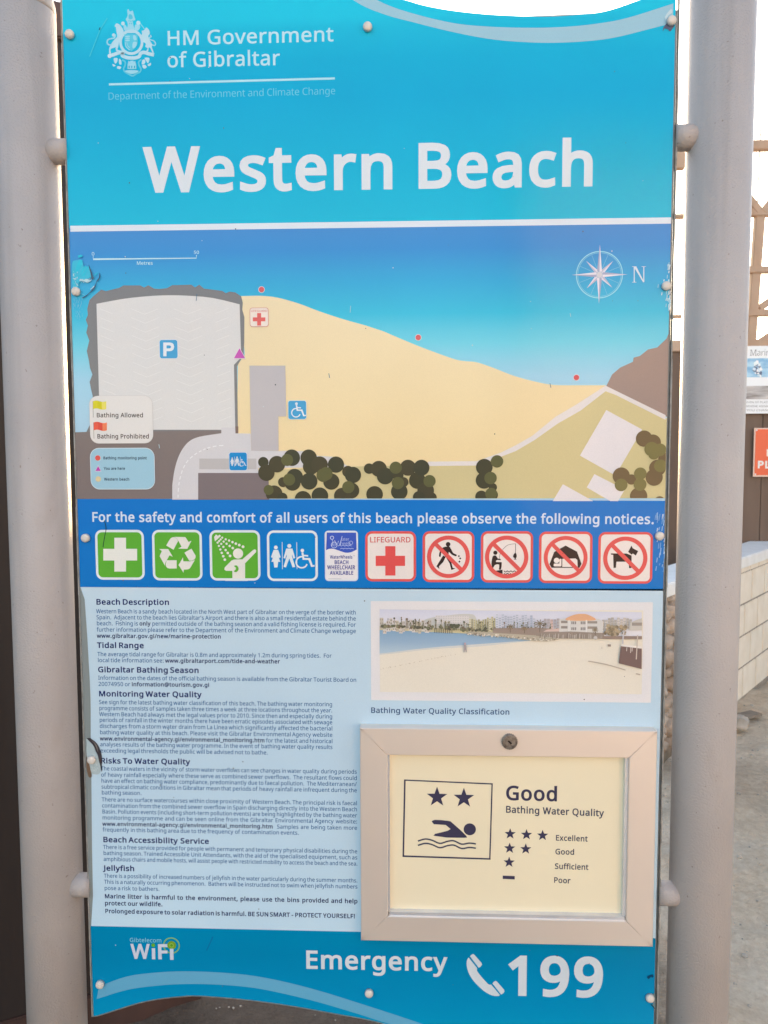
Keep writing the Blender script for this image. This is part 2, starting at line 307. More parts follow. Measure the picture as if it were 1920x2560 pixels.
(56,561,[[279,710,338,705,388,691,430,667,462,634,482,593,489,542,485,503,471,469,450,439,423,413,356,371,397,349,434,324,466,296,491,264,506,226,512,181,505,127,483,80,449,42,403,14,347,-4,282,-10,213,-4,154,13,108,40,75,77,55,123,48,178,53,223,68,262,92,295,122,323,156,346,193,366,131,410,106,437,87,468,75,503,71,543,77,593,98,634,130,666,173,690,223,705],[132,177,141,131,169,93,215,67,280,59,344,67,390,93,418,131,427,180,423,213,409,241,387,265,358,287,322,307,280,325,265,330,225,311,192,290,166,267,148,241,136,212],[278,640,229,634,190,614,164,582,155,539,159,506,172,478,192,456,219,437,283,404,345,436,369,456,388,479,400,506,404,539,395,582,370,614,330,634]]),
(57,561,[[510,401,501,282,490,224,473,170,448,121,416,77,375,41,324,13,262,-4,188,-10,143,-7,100,0,100,74,141,64,186,61,249,66,300,83,340,110,371,145,393,187,409,235,418,288,423,343,417,343,400,322,379,302,355,285,325,273,290,264,250,262,194,268,145,287,104,317,74,359,55,411,49,474,56,542,77,600,110,647,155,681,209,703,273,710,321,705,366,691,406,667,441,633,470,590,492,537,505,474],[273,637,217,627,173,597,144,546,134,475,143,414,167,368,209,339,269,329,312,334,350,349,381,370,403,397,418,427,423,458,420,489,413,521,402,552,385,579,364,603,338,622,308,633]]),
(46,263,[[71,53,75,84,88,104,108,115,130,119,154,115,174,104,188,84,192,53,188,23,174,2,154,-10,130,-14,108,-10,88,2,75,23]]),
(44,263,[[188,103,166,28,136,-51,104,-126,40,-126,59,-47,76,38,89,114,181,114]]),
(58,263,[[71,53,75,84,88,104,108,115,130,119,154,115,174,104,188,84,192,53,188,23,174,2,154,-10,130,-14,108,-10,88,2,75,23],[71,473,75,504,88,525,108,536,130,539,154,536,174,525,188,504,192,473,188,442,174,422,154,410,130,406,108,410,88,422,75,442]]),
(59,263,[[179,103,157,28,127,-51,95,-126,30,-126,45,-68,59,-4,71,58,80,114,173,114],[69,473,73,504,86,525,106,536,128,539,152,536,172,525,186,504,190,473,186,442,172,422,152,410,128,406,106,410,86,422,73,442]]),
(33,264,[[160,197,104,197,79,700,184,700],[71,53,75,84,88,104,108,115,131,119,154,115,174,104,188,84,192,53,188,23,174,2,154,-10,131,-14,108,-10,88,2,75,23]]),
(45,316,[[39,225,39,301,276,301,276,225]]),
(47,365,[[355,700,94,0,10,0,271,700]]),
(40,294,[[39,269,43,348,54,425,74,500,102,572,138,638,183,700,265,700,205,603,161,497,135,385,126,270,130,194,142,120,162,46,188,-24,222,-91,264,-155,183,-155,138,-94,102,-29,74,41,54,115,43,191]]),
(41,294,[[255,269,251,191,240,115,220,41,193,-29,156,-94,111,-155,30,-155,72,-91,106,-24,133,46,152,120,164,194,168,270,164,347,152,423,133,497,106,569,72,637,29,700,111,700,156,638,193,572,220,500,240,425,251,348]]),
(64,881,[[825,350,822,305,814,262,801,221,782,184,758,152,729,128,695,112,655,107,615,113,584,133,563,161,552,192,547,192,525,159,495,131,456,113,409,107,343,119,294,157,263,215,253,289,259,350,278,403,309,448,350,481,401,503,461,510,546,502,611,486,601,287,600,262,600,252,605,210,618,184,638,172,661,168,689,174,712,193,731,222,745,259,753,303,756,351,747,435,719,505,675,561,618,602,550,627,473,635,394,629,325,609,265,577,216,534,178,482,150,421,133,353,127,277,136,189,162,114,204,55,262,12,336,-14,425,-23,483,-19,539,-9,635,20,635,-47,591,-63,541,-76,485,-84,425,-87,317,-76,226,-44,154,8,100,80,68,169,57,275,64,362,85,444,120,516,168,579,227,630,299,668,381,692,473,700,546,694,613,676,673,647,725,606,767,556,799,496,818,427],[329,287,336,233,354,196,384,175,422,168,469,178,500,209,519,256,528,316,534,438,502,445,462,448,418,442,384,425,359,398,342,364,333,327]]),
(39,221,[[157,700,137,447,83,447,64,700]]),
(95,435,[[437,-151,-2,-151,-2,-88,437,-88]]),
(237,253,[[170,0,83,0,83,525,170,525],[272,741,246,708,209,667,169,627,131,594,75,594,75,606,106,650,140,702,168,751,272,751]]),
(236,253,[[170,0,83,0,83,525,170,525],[102,751,129,702,163,650,196,606,196,594,138,594,101,627,60,667,24,708,-1,741,-1,751]]),
(32,255,[]),
]
for code, adv_, loops_ in LETTERS:
    GL[chr(code)] = (adv_, [[(l[i], l[i + 1]) for i in range(0, len(l), 2)] for l in loops_])
GCACHE = {}
from mathutils.geometry import delaunay_2d_cdt
def winding(loops, x, y):
    w = 0
    for l in loops:
        for i in range(len(l)):
            (x0, y0), (x1, y1) = l[i - 1], l[i]
            if y0 <= y < y1 and (x1 - x0) * (y - y0) - (x - x0) * (y1 - y0) > 0: w += 1
            elif y1 <= y < y0 and (x1 - x0) * (y - y0) - (x - x0) * (y1 - y0) < 0: w -= 1
    return w
def glyph(ch, w):
    """outline of a letter made w units bolder (cap height 700), with its triangles"""
    if (ch, w) in GCACHE: return GCACHE[(ch, w)]
    adv, loops = GL[ch]
    res = []; vs = []; tris = []
    if loops:
        area = lambda l: sum(l[i - 1][0] * l[i][1] - l[i][0] * l[i - 1][1] for i in range(len(l)))
        sg = 1 if area(max(loops, key=lambda l: abs(area(l)))) > 0 else -1
        for l in loops:
            n = len(l); o = []
            for i in range(n):
                a, b, c = l[i - 1], l[i], l[(i + 1) % n]
                d1 = Vector((b[0] - a[0], b[1] - a[1])).normalized(); d2 = Vector((c[0] - b[0], c[1] - b[1])).normalized()
                n1 = Vector((d1.y, -d1.x)) * sg; n2 = Vector((d2.y, -d2.x)) * sg
                mv = n1 + n2
                if mv.length < 0.3: mv = n1
                mv.normalize(); k = min(1 / max(mv.dot(n1), 0.3), 1.5)
                o.append((b[0] + mv.x * w * k, (b[1] + mv.y * w * k + w) * 700 / (700 + 2 * w)))
            res.append(o)
        co = [Vector(p) for l in res for p in l]; ed = []; k = 0
        for l in res:
            ed += [(k + i, k + (i + 1) % len(l)) for i in range(len(l))]; k += len(l)
        v2, e2, f2, *_ = delaunay_2d_cdt(co, ed, [], 0, 1e-3)
        vs = [(v.x, v.y) for v in v2]
        for f in f2:
            cx = sum(vs[i][0] for i in f) / 3; cy = sum(vs[i][1] for i in f) / 3
            if winding(res, cx, cy) * sg > 0: tris.append(tuple(f))
    GCACHE[(ch, w)] = (adv + 1.6 * w, vs, tris)
    return GCACHE[(ch, w)]

class Art:
    """flat print on a face of the sign: everything in one mesh, several inks"""
    def __init__(s, Y=0.0, cv=FULL, base=0): s.mb = MB(); s.Y = Y; s.cv = cv; s.base = base; s.n = 0; s.tint = None
    def P(s, x, y): return at(*s.cv(x, y), s.Y)
    def scale(s, x, y): return (s.P(x + 1, y) - s.P(x, y)).x
    def flat(s, loops, mat, layer):
        """loops: lists of board points (x,z); outer first"""
        if isinstance(mat, tuple): mat = s.ink(mat)
        s.n += 1; yy = s.Y - (s.base + layer) * LAYER - s.n * 1.5e-6
        vs = [(p[0], yy, p[1]) for l in loops for p in l]
        tr = tessellate_polygon([[Vector((p[0], p[1], 0)) for p in l] for l in loops])
        fs = []
        for t in tr:
            a, b, c = (Vector(vs[i]) for i in t)
            if (b - a).cross(c - a).y > 0: t = (t[0], t[2], t[1])
            fs.append(t)
        s.mb.add(vs, fs, mat)
    def ink(s, c):
        return paint(tuple(round(v * (1 - s.tint[1]) + t * s.tint[1]) for v, t in zip(c, s.tint[0])) if s.tint else c)
    def b(s, pts): return [(lambda q: (q.x, q.z))(s.P(*p)) for p in pts]
    def poly(s, pts, mat, layer=1, holes=()): s.flat([s.b(pts)] + [s.b(h) for h in holes], mat, layer)
    def rr_pts(s, x0, y0, x1, y1, r, inset=0):
        a = s.P(x0, y0); c = s.P(x1, y1); k = s.scale((x0 + x1) / 2, (y0 + y1) / 2); r = r * k; i = inset * k
        X0, X1, Z1, Z0 = a.x + i, c.x - i, a.z - i, c.z + i
        r = max(r - i, 1e-5); o = []
        for cx, cz, t0 in ((X1 - r, Z1 - r, 0), (X0 + r, Z1 - r, 90), (X0 + r, Z0 + r, 180), (X1 - r, Z0 + r, 270)):
            for q in range(7):
                t = R(t0 + q * 15); o.append((cx + r * math.cos(t), cz + r * math.sin(t)))
        return o
    def rrect(s, x0, y0, x1, y1, r, mat, layer=1, inset=0): s.flat([s.rr_pts(x0, y0, x1, y1, r, inset)], mat, layer)
    def c_pts(s, x, y, r, n=36):
        c = s.P(x, y); k = s.scale(x, y) * r
        return [(c.x + k * math.cos(2 * math.pi * i / n), c.z + k * math.sin(2 * math.pi * i / n)) for i in range(n)]
    def circle(s, x, y, r, mat, layer=1, n=36): s.flat([s.c_pts(x, y, r, n)], mat, layer)
    def ring(s, x, y, r1, r0, mat, layer=1, n=48): s.flat([s.c_pts(x, y, r1, n), s.c_pts(x, y, r0, n)], mat, layer)
    def stroke(s, pts, w, mat, layer=1, cap=False, taper=False):
        q = s.b(pts); k = s.scale(*pts[0]) * w / 2; n = len(q); L = []; Rr = []
        for i in range(n):
            a = Vector(q[max(i - 1, 0)]); c = Vector(q[min(i + 1, n - 1)]); d = (c - a)
            if d.length == 0: d = Vector((1, 0))
            d.normalize(); nn = Vector((-d.y, d.x))
            kk = k * (1 - 0.85 * i / (n - 1)) if taper else k
            if 0 < i < n - 1:
                d1 = (Vector(q[i]) - a).normalized(); kk /= max(0.5, abs(d1.dot(d)))
            L.append(Vector(q[i]) + nn * kk); Rr.append(Vector(q[i]) - nn * kk)
        if isinstance(mat, tuple): mat = s.ink(mat)
        s.n += 1; yy = s.Y - (s.base + layer) * LAYER - s.n * 1.5e-6
        s.mb.add([(p.x, yy, p.y) for p in L + Rr], [(i, i + 1, n + i + 1, n + i) for i in range(n - 1)], mat)
        if cap:
            for p in (q[0], q[-1]):
                s.flat([[(p[0] + k * math.cos(t * 0.5236), p[1] + k * math.sin(t * 0.5236)) for t in range(12)]], mat, layer)
    def star(s, x, y, r, mat, layer=1, n=5, r2=0.4):
        c = s.P(x, y); k = s.scale(x, y) * r
        s.flat([[(c.x + k * (1 if i % 2 == 0 else r2) * math.sin(math.pi * i / n), c.z + k * (1 if i % 2 == 0 else r2) * math.cos(math.pi * i / n)) for i in range(2 * n)]], mat, layer)
    def run(s, txt, w):
        """list of (char, pen) and the ink extent"""
        pen = 0; o = []
        for ch in txt:
            a, vs, tr = glyph(ch, w); o.append((ch, pen)); pen += a
        xs = [p + v[0] for ch, p in o for v in glyph(ch, w)[1]]
        return o, min(xs), max(xs), pen
    def put(s, run, w, X, Z0, sx, sy, mat, layer, slope=0.0):
        yy = s.Y - (s.base + layer) * LAYER
        for ch, pen in run:
            a, vs, tr = glyph(ch, w)
            if not vs: continue
            pts = [(X + (pen + v[0]) * sx, yy, Z0 + (pen + v[0]) * sx * slope + v[1] * sy) for v in vs]
            fs = []
            for t in tr:
                p, q, r = (pts[i] for i in t)
                up = (q[0] - p[0]) * (r[2] - p[2]) - (q[2] - p[2]) * (r[0] - p[0])
                fs.append(t if up > 0 else (t[0], t[2], t[1]))
            s.mb.add(pts, fs, mat)
    def text(s, txt, x0, y0, x1, y1, cap, w=0, mat=(0, 0, 0), layer=1):
        """ink starts at x0 and ends at x1; y0,y1 = baseline at both ends; cap = height of a capital"""
        if isinstance(mat, tuple): mat = paint(mat)
        a, c = s.P(x0, y0), s.P(x1, y1)
        run, i0, i1, adv = s.run(txt, w)
        sx = (c.x - a.x) / (i1 - i0)
        sy = abs((s.P(x0, y0 - cap) - a).z) / 700
        s.put(run, w, a.x - i0 * sx, a.z, sx, sy, mat, layer, (c.z - a.z) / (c.x - a.x))
    def build(s, name, parent, label=None):
        o = s.mb.build(name, parent)
        if label: o['label'] = label
        return o
# ---------------------------------------------------------------- the sign
WH = (211, 217, 223)
C1, C2 = conv(0, 0, 1.728), conv(960, 0, 1.728)
C3, C4 = conv(0, 540, 1.728), conv(960, 540, 1.728)
C5, C6 = conv(0, 1220, 1.728), conv(960, 1220, 1.728)
C7, C8 = conv(0, 1800, 1.728), conv(860, 1760, 1.565)
CARMS, CCOMP = conv(255, 10, 11.06), conv(1420, 600, 7.541)
CT1, CT2, CT3 = conv(160, 600, 8.295), conv(190, 1800, 11.06), conv(1560, 2380, 10.37)
CWIFI, CLEG = conv(310, 2320, 10.37), conv(215, 980, 8.85)
CMA, CMB, CMC = conv(420, 1040, 3.456), conv(640, 1100, 3.607), conv(1370, 960, 5.53)
CPK, CIA, CIB, CIC = conv(200, 700, 3.77), conv(510, 1320, 4.254), conv(1040, 1320, 5.53), conv(1340, 1320, 5.53)
CIL, CPH, CTEL, CREC = conv(220, 1300, 2.127), conv(920, 1490, 2.242), conv(1150, 2370, 11.85), conv(370, 1315, 11.06)
CTR = conv(1560, 0, 7.541)

sign = empty('information_sign', (0.003, 0.02, 0.0),
             'tall blue beach information board headed Western Beach, held between two grey posts', 'information sign')
GREYPAINT = surf('grey_powder_coat', (0.425, 0.385, 0.37), (0.475, 0.43, 0.41), scale=5, rough=0.44, bump=0.0013, bscale=330, spec=0.26, detail=3)
t = GREYPAINT.node_tree; p = t.nodes['Principled BSDF']; src = p.inputs['Base Color'].links[0].from_socket
tc = [n for n in t.nodes if n.type == 'TEX_COORD'][0]
def overlay(src, scale, stretch, lo, hi, col, amount, detail=4):
    """wear with a shape of its own: runs, specks and rubbed patches in the paint"""
    mp_ = t.nodes.new('ShaderNodeMapping'); mp_.inputs['Scale'].default_value = stretch; t.links.new(tc.outputs['Object'], mp_.inputs[0])
    n = t.nodes.new('ShaderNodeTexNoise'); n.inputs['Scale'].default_value = scale; n.inputs['Detail'].default_value = detail; t.links.new(mp_.outputs[0], n.inputs['Vector'])
    mr = t.nodes.new('ShaderNodeMapRange'); mr.inputs['From Min'].default_value = lo; mr.inputs['From Max'].default_value = hi; mr.inputs['To Max'].default_value = amount; t.links.new(n.outputs['Fac'], mr.inputs['Value'])
    mx = t.nodes.new('ShaderNodeMix'); mx.data_type = 'RGBA'; t.links.new(mr.outputs[0], mx.inputs[0]); t.links.new(src, mx.inputs[6]); mx.inputs[7].default_value = col + (1,)
    return mx.outputs[2]
src = overlay(src, 26, (1, 1, 0.05), 0.52, 0.75, (0.31, 0.27, 0.25), 0.5)
src = overlay(src, 150, (1, 1, 1), 0.725, 0.765, (0.20, 0.15, 0.12), 0.6, 2)
src = overlay(src, 14, (1, 1, 0.5), 0.64, 0.78, (0.34, 0.27, 0.23), 0.4)
t.links.new(src, p.inputs['Base Color'])
for x, ztop in ((-0.5198, 2.215), (0.5215, 2.33)):
    r = 0.0462
    m = MB(); m.lathe((x, 0.016, 0), [(r, 0.0), (r, ztop - 0.04)], (0, 0, 1), GREYPAINT, 64)
    p = m.build('post', sign, smooth=True)
    m = MB(); m.lathe((x, 0.016, ztop - 0.0398), [(r, 0), (r, 0.006), (r * 0.985, 0.014), (r * 0.93, 0.024), (r * 0.82, 0.033), (r * 0.6, 0.041), (r * 0.3, 0.045), (0.0001, 0.046)], (0, 0, 1), GREYPAINT, 64)
    m.build('post_cap', p, smooth=True)
    for z in ((1.967, 0.811) if x < 0 else (1.969, 0.816)):
        sg = 1 if x < 0 else -1
        xe = -0.4525 if x < 0 else 0.4535
        m = MB()
        m.lathe((xe, 0.0095, z), [(0.0185, 0), (0.0187, 0.012), (0.0187, 0.045)], (-sg, 0, 0), GREYPAINT, 40)
        m.build('bracket', sign, smooth=True)

# outline of the board: it dips in a curve at the top and arches at the foot
TOP = smoothpts([(760, -85), (860, -45), (940, -18), (1012, 0), (1064, 14.5), (1134, 27), (1220, 36), (1307, 40.5), (1360, 41.7), (1423, 39), (1510, 29), (1591, 3), (1640, -17), (1686.5, -40)], 5)
TOPL = [(155, -150), (350, -165), (500, -152), (640, -122)]
BOT = smoothpts([C7(*p) for p in ((413, 1283), (480, 1262), (600, 1225), (700, 1206), (800, 1196), (860, 1195), (1000, 1205), (1150, 1222), (1300, 1245), (1450, 1272), (1600, 1300))] + [(1000, 2574), (1150, 2630), (1300, 2680), (1450, 2712), (1635, 2735)], 5)
def ctop(x):
    pts = TOPL + TOP
    for a, b in zip(pts, pts[1:]):
        if a[0] <= x <= b[0]: return a[1] + (b[1] - a[1]) * (x - a[0]) / (b[0] - a[0])
XL, XR = -0.4523, 0.4490
A0 = Art()
def slab(name, pts, y0, y1, mat, parent):
    m = MB(); n = len(pts)
    tr = tessellate_polygon([[Vector((p[0], p[1], 0)) for p in pts]])
    fr = [(p[0], y0, p[1]) for p in pts]; bk = [(p[0], y1, p[1]) for p in pts]
    fs = [tuple(t) for t in tr] + [tuple(n + i for i in reversed(t)) for t in tr]
    fs += [(i, (i + 1) % n, n + (i + 1) % n, n + i) for i in range(n)]
    m.add(fr + bk, fs, mat)
    o = m.build(name, parent)
    bm = bmesh.new(); bm.from_mesh(o.data); bmesh.ops.recalc_face_normals(bm, faces=bm.faces); bm.to_mesh(o.data); bm.free()
    return o
out = A0.b(TOPL + TOP); out[0] = (XL - 0.0018, out[0][1]); out[-1] = (XR, out[-1][1])
bot = A0.b(BOT); bot[0] = (XL - 0.0018, bot[0][1]); bot[-1] = (XR, bot[-1][1])
ACRYL = paint((205, 214, 214), 0.25, 0.4, 0.75, 'acrylic_sheet', 0.02)
panel = slab('panel', out + bot[::-1], 0.0, 0.004, ACRYL, sign)
# aluminium plate behind the acrylic, ending below the top edge of the sheet
ALU = surf('dull_aluminium', (0.30, 0.30, 0.29), (0.42, 0.41, 0.40), scale=30, rough=0.5, metal=0.6, bump=0.0006, bscale=200)
zb = at(919, 62).z
bplate = [(XL - 0.0022, zb), (XR + 0.0042, zb + 0.012)] + [(XR + 0.0042, bot[-1][1] - 0.002)] + [(p[0], p[1] - 0.0035) for p in bot[::-1][1:]]
slab('backing_plate', bplate, 0.0052, 0.0082, ALU, sign)
EDGE = surf('worn_edge', (0.20, 0.19, 0.17), (0.36, 0.35, 0.33), scale=60, rough=0.6, bump=0.002, bscale=90)
m = MB()
for i in range(24):          # left edge of the sheet, chipped
    z0 = bot[0][1] + (2.26 - bot[0][1]) * i / 24; z1 = bot[0][1] + (2.26 - bot[0][1]) * (i + 1) / 24
    m.box((XL - 0.0024 - random.random() * 0.0008, -0.0008, z0 + 0.0004), (XL - 0.0010 + random.random() * 0.0008, 0.0045, z1), EDGE)
m.build('edge_strip', sign)
m = MB()
for i in range(30):
    z0 = 0.5 + 1.72 * i / 30
    w = 0.0012 + random.random() * 0.0014
    m.box((XR + 0.0042, -0.0006, z0 + 0.0004), (XR + 0.0042 + w, 0.005, z0 + 1.72 / 30), EDGE)
m.build('edge_strip', sign)

def hband(art, y0l, y0r, y1l, y1r, mat, layer, xl=XL, xr=XR):
    a = art.P(180, y0l).z; b = art.P(1680, y0r).z; c = art.P(1655, y1r).z; d = art.P(200, y1l).z
    art.flat([[(xl, a), (xr, b), (xr, c), (xl, d)]], mat, layer)

# ---- header
TEAL = ramp_paint('teal_ink', [(0.0, (28, 190, 224)), (0.25, (18, 183, 221)), (0.62, (10, 174, 220)), (0.8, (14, 178, 221)), (1.0, (28, 192, 226))], at(900, 560).z, at(900, 40).z, trans=0.08)
SWOOSH = paint((160, 203, 221), 0.26, 0.18, 0.10, 'pale_swoosh_ink')
h = Art()
wl = h.P(300, 571).z
hp = out[:-1] + [(XR, out[-1][1]), (XR, wl), (XL, wl)]
hp[0] = (XL, hp[0][1])
h.flat([hp], TEAL, 1)
header = h.build('header_band', sign)
sw = Art(cv=C2)
up_ = smoothpts([(-330, -175), (-130, -55), (0, 15), (130, 60), (300, 100), (450, 115), (600, 120), (750, 118), (900, 105), (1050, 78), (1250, 15)], 5)
lo_ = smoothpts([(-330, -150), (-130, 3), (0, 62), (120, 95), (280, 135), (450, 168), (600, 182), (740, 185), (880, 178), (1000, 162), (1150, 125), (1247, 100)], 5)
sw.poly(up_ + lo_[::-1], SWOOSH, 2)
sw.build('curved_stripe', header)
for tx, x0_, y0_, x1_, y1_ in (('Western', 359, 482.5, 981, 473.5), ('Beach', 1046.5, 472.5, 1481, 466)):
    t = Art(); t.text(tx, x0_, y0_, x1_, y1_, 115, 28, (214, 222, 229), 2); t.build('title_word', header)
t = Art(cv=C1)
LT = (178, 222, 236)
t.text('HM Government', 725, 197, 1441, 179, 63, 14, LT, 2)
t.text('of Gibraltar', 724, 292, 1210, 282, 65, 14, LT, 2)
t.stroke([(471, 365), (1447, 339)], 9, (168, 222, 238), 2)
t.text('Department of the Environment and Climate Change', 470, 431, 1448, 407, 30, -8, (112, 206, 232), 2)
t.build('department_lettering', header)
# coat of arms: crest, supporters, garter shield, scroll, castle badge
a = Art(cv=CARMS)
K1, K2 = (150, 212, 232), (176, 216, 232)
a.poly(smoothpts([(700, 180), (735, 145), (770, 205), (830, 190), (860, 200), (890, 330), (925, 440), (860, 470), (870, 590), (895, 720), (690, 720), (715, 590), (690, 480), (655, 430), (710, 330)], 3, True), K1, 2)
a.poly(smoothpts([(745, 300), (800, 290), (840, 330), (850, 400), (790, 430), (740, 400)], 3, True), (85, 196, 224), 3)
for x, y in ((750, 470), (800, 480), (845, 470), (770, 540), (820, 545)): a.circle(x, y, 17, (90, 196, 222), 3, 10)
a.circle(580, 540, 52, K2); a.circle(1005, 525, 58, K2)
a.poly(smoothpts([(600, 590), (650, 580), (690, 660), (680, 740), (640, 745), (600, 680)], 3, True), K1)
a.poly(smoothpts([(910, 590), (960, 570), (1045, 590), (1050, 660), (990, 740), (910, 740)], 3, True), K1)
a.poly(smoothpts([(640, 750), (800, 715), (960, 750), (1010, 800), (600, 800)], 3, True), K2)
a.ring(812, 1060, 335, 262, K2, 2)
a.poly([(620, 840), (985, 840), (990, 1080), (930, 1210), (812, 1310), (690, 1210), (625, 1080)], (92, 200, 226), 2)
for i in range(3):
    for j in range(2): a.poly(smoothpts([(650, 890 + i * 55), (760, 880 + i * 55), (765, 915 + i * 55), (655, 925 + i * 55)], 2, True), K1, 3)
a.poly(smoothpts([(870, 870), (930, 880), (960, 980), (900, 1010), (865, 950)], 3, True), K1, 3)
a.stroke(smoothpts([(650, 1060), (660, 1170), (720, 1240), (770, 1280)], 4), 26, K1, 3)
a.stroke(smoothpts([(690, 1060), (710, 1150), (770, 1210)], 4), 18, K1, 3)
a.poly(smoothpts([(860, 1060), (960, 1060), (960, 1150), (880, 1230), (845, 1200)], 3, True), K1, 3)
# lion, left
a.poly(smoothpts([(350, 610), (400, 540), (470, 560), (530, 620), (590, 720), (600, 860), (560, 960), (500, 1040), (430, 1100), (360, 1200), (240, 1250), (250, 1380), (200, 1390), (205, 1220), (270, 1080), (350, 980), (420, 900), (400, 760), (385, 650)], 4, True), K2)
a.poly(smoothpts([(380, 1080), (465, 1060), (450, 1180), (430, 1260), (510, 1290), (490, 1320), (400, 1310), (375, 1200)], 3, True), K2)
a.stroke(smoothpts([(270, 1130), (190, 1130), (145, 1070), (170, 990), (260, 960), (340, 940), (370, 870), (330, 840)], 5), 38, K1, 2)
a.circle(325, 860, 45, K2)
# unicorn, right
a.poly(smoothpts([(1100, 750), (1170, 720), (1230, 650), (1310, 740), (1320, 830), (1280, 890), (1320, 1000), (1390, 1120), (1380, 1200), (1430, 1330), (1400, 1350), (1330, 1210), (1290, 1220), (1280, 1300), (1220, 1310), (1260, 1230), (1200, 1180), (1210, 1100), (1120, 1030), (1060, 940), (1050, 890), (1110, 830)], 4, True), K2)
a.stroke([(1180, 700), (1060, 540)], 16, K1)
a.stroke(smoothpts([(1390, 1130), (1460, 1150), (1480, 1090), (1430, 1020), (1340, 990), (1310, 930), (1360, 910), (1340, 860)], 5), 30, K1, 2)
# scroll and ribbons
a.stroke(smoothpts([(200, 1440), (330, 1400), (470, 1350), (590, 1340), (560, 1420), (620, 1460), (720, 1490), (820, 1495), (930, 1490), (1030, 1450), (1070, 1370), (1160, 1340), (1300, 1380), (1440, 1410)], 5), 92, K2, 2)
a.circle(215, 1440, 55, (200, 224, 236), 3)
for q in (((330, 1500), (430, 1500), (420, 1600), (370, 1650), (330, 1570)), ((470, 1520), (530, 1560), (540, 1670), (480, 1660)), ((430, 1720), (530, 1740), (500, 1800), (420, 1780)), ((290, 1660), (380, 1700), (320, 1730)),
          ((1180, 1490), (1300, 1490), (1310, 1560), (1270, 1640), (1220, 1570)), ((1120, 1550), (1190, 1540), (1190, 1640), (1100, 1670)), ((1110, 1700), (1190, 1680), (1240, 1750), (1160, 1790)), ((1260, 1680), (1350, 1630), (1350, 1690), (1300, 1720))):
    a.poly(smoothpts(list(q), 3, True), K2)
a.stroke(smoothpts([(560, 1550), (640, 1600), (640, 1700), (600, 1800), (640, 1880), (740, 1940), (850, 1990), (950, 1930), (1050, 1880), (1080, 1800), (1030, 1700), (1020, 1600), (1090, 1540)], 5), 40, (96, 200, 226), 2)
a.poly([(735, 1570), (775, 1600), (790, 1570), (870, 1570), (880, 1600), (920, 1575), (950, 1690), (950, 1800), (710, 1800), (710, 1690)], K1, 3)
for x in (755, 828, 903): a.poly([(x - 14, 1780), (x - 14, 1720), (x, 1705), (x + 14, 1720), (x + 14, 1780)], (40, 170, 205), 4)
a.poly(smoothpts([(640, 1850), (810, 1830), (1010, 1850), (960, 1900), (830, 1940), (700, 1900)], 3, True), K1, 3)
a.build('coat_of_arms', header)
wline = Art(); hband(wline, 564.5, 543.5, 579, 559.5, (216, 226, 238), 2, XL + 0.002); wline.build('white_rule', header)

# ---- map
SEA = ramp_paint('sea_ink', [(0.0, (172, 205, 226)), (0.30, (160, 208, 230)), (0.46, (112, 205, 226)), (0.6, (58, 186, 218)), (0.75, (54, 166, 214)), (0.9, (60, 142, 208)), (1.0, (70, 140, 206))], at(900, 1100).z, at(900, 570).z)
m_ = Art(); hband(m_, 571, 552, 1248, 1253, SEA, 1)
mp = m_.build('map', sign)
g = Art(cv=C3)
SAND = ramp_paint('sand_ink', [(0.0, (234, 212, 164)), (1.0, (233, 216, 178))], at(900, 1150).z, at(900, 740).z)
s4 = lambda p: [((q[0] + 960 - 0) , q[1]) for q in p]
sand = [C3(*p) for p in smoothpts([(1042, 346), (1130, 345), (1200, 353), (1290, 378), (1380, 412), (1480, 445), (1580, 473)], 4)] + [C4(*p) for p in smoothpts([(0, 499), (60, 525), (170, 570), (300, 617), (350, 627), (400, 632), (470, 655), (560, 690), (660, 717), (740, 730), (850, 731), (958, 731)], 4)]
sand += [C4(960, 760), C4(700, 1000), C4(400, 1150), C3(1600, 1150), C3(1020, 1150), C3(1028, 640), C3(1057, 600)]
g.cv = FULL; g.poly(sand, SAND, 2); g.build('beach_area', mp)
g = Art(cv=CPK)
GR, GRD = (126, 126, 128), (128, 117, 115)
rock = [(60, 1435), (125, 1300), (120, 1090), (105, 1030), (92, 960), (118, 890), (95, 830), (85, 760), (65, 670), (88, 570), (60, 495), (75, 430), (55, 375), (75, 330), (70, 270), (90, 190), (130, 150), (200, 92), (245, 105), (370, 75), (410, 52), (570, 52), (605, 72), (645, 50), (700, 82), (750, 85), (820, 78), (870, 50), (1050, 45), (1085, 70), (1125, 45), (1170, 82), (1340, 103), (1375, 125), (1410, 110), (1465, 118), (1520, 155), (1535, 215), (1530, 280), (1550, 350), (1548, 600), (1542, 700), (1520, 745), (1480, 815), (1490, 1445), (1400, 1460)]
g.poly(rock, GR, 3)
gb = [(XL, g.P(0, 1435).z), (g.P(60, 1432).x, g.P(60, 1432).z), (g.P(1480, 1420).x, g.P(1480, 1420).z)]
q = Art(); zb_ = q.P(400, 1247).z
gb += [(q.P(640, 1247).x, zb_), (XL, zb_)]
g.flat([gb], GRD, 4)
g.build('rock_revetment', mp)
g = Art(cv=CPK)
LOT = (215, 214, 213)
g.poly(smoothpts([(157, 225), (400, 180), (620, 155), (800, 145), (1000, 148), (1250, 170), (1505, 230)], 3) + [(1518, 650), (1515, 735), (1452, 800), (1465, 1445), (1333, 1445), (1333, 1412), (190, 1412)], LOT, 5)
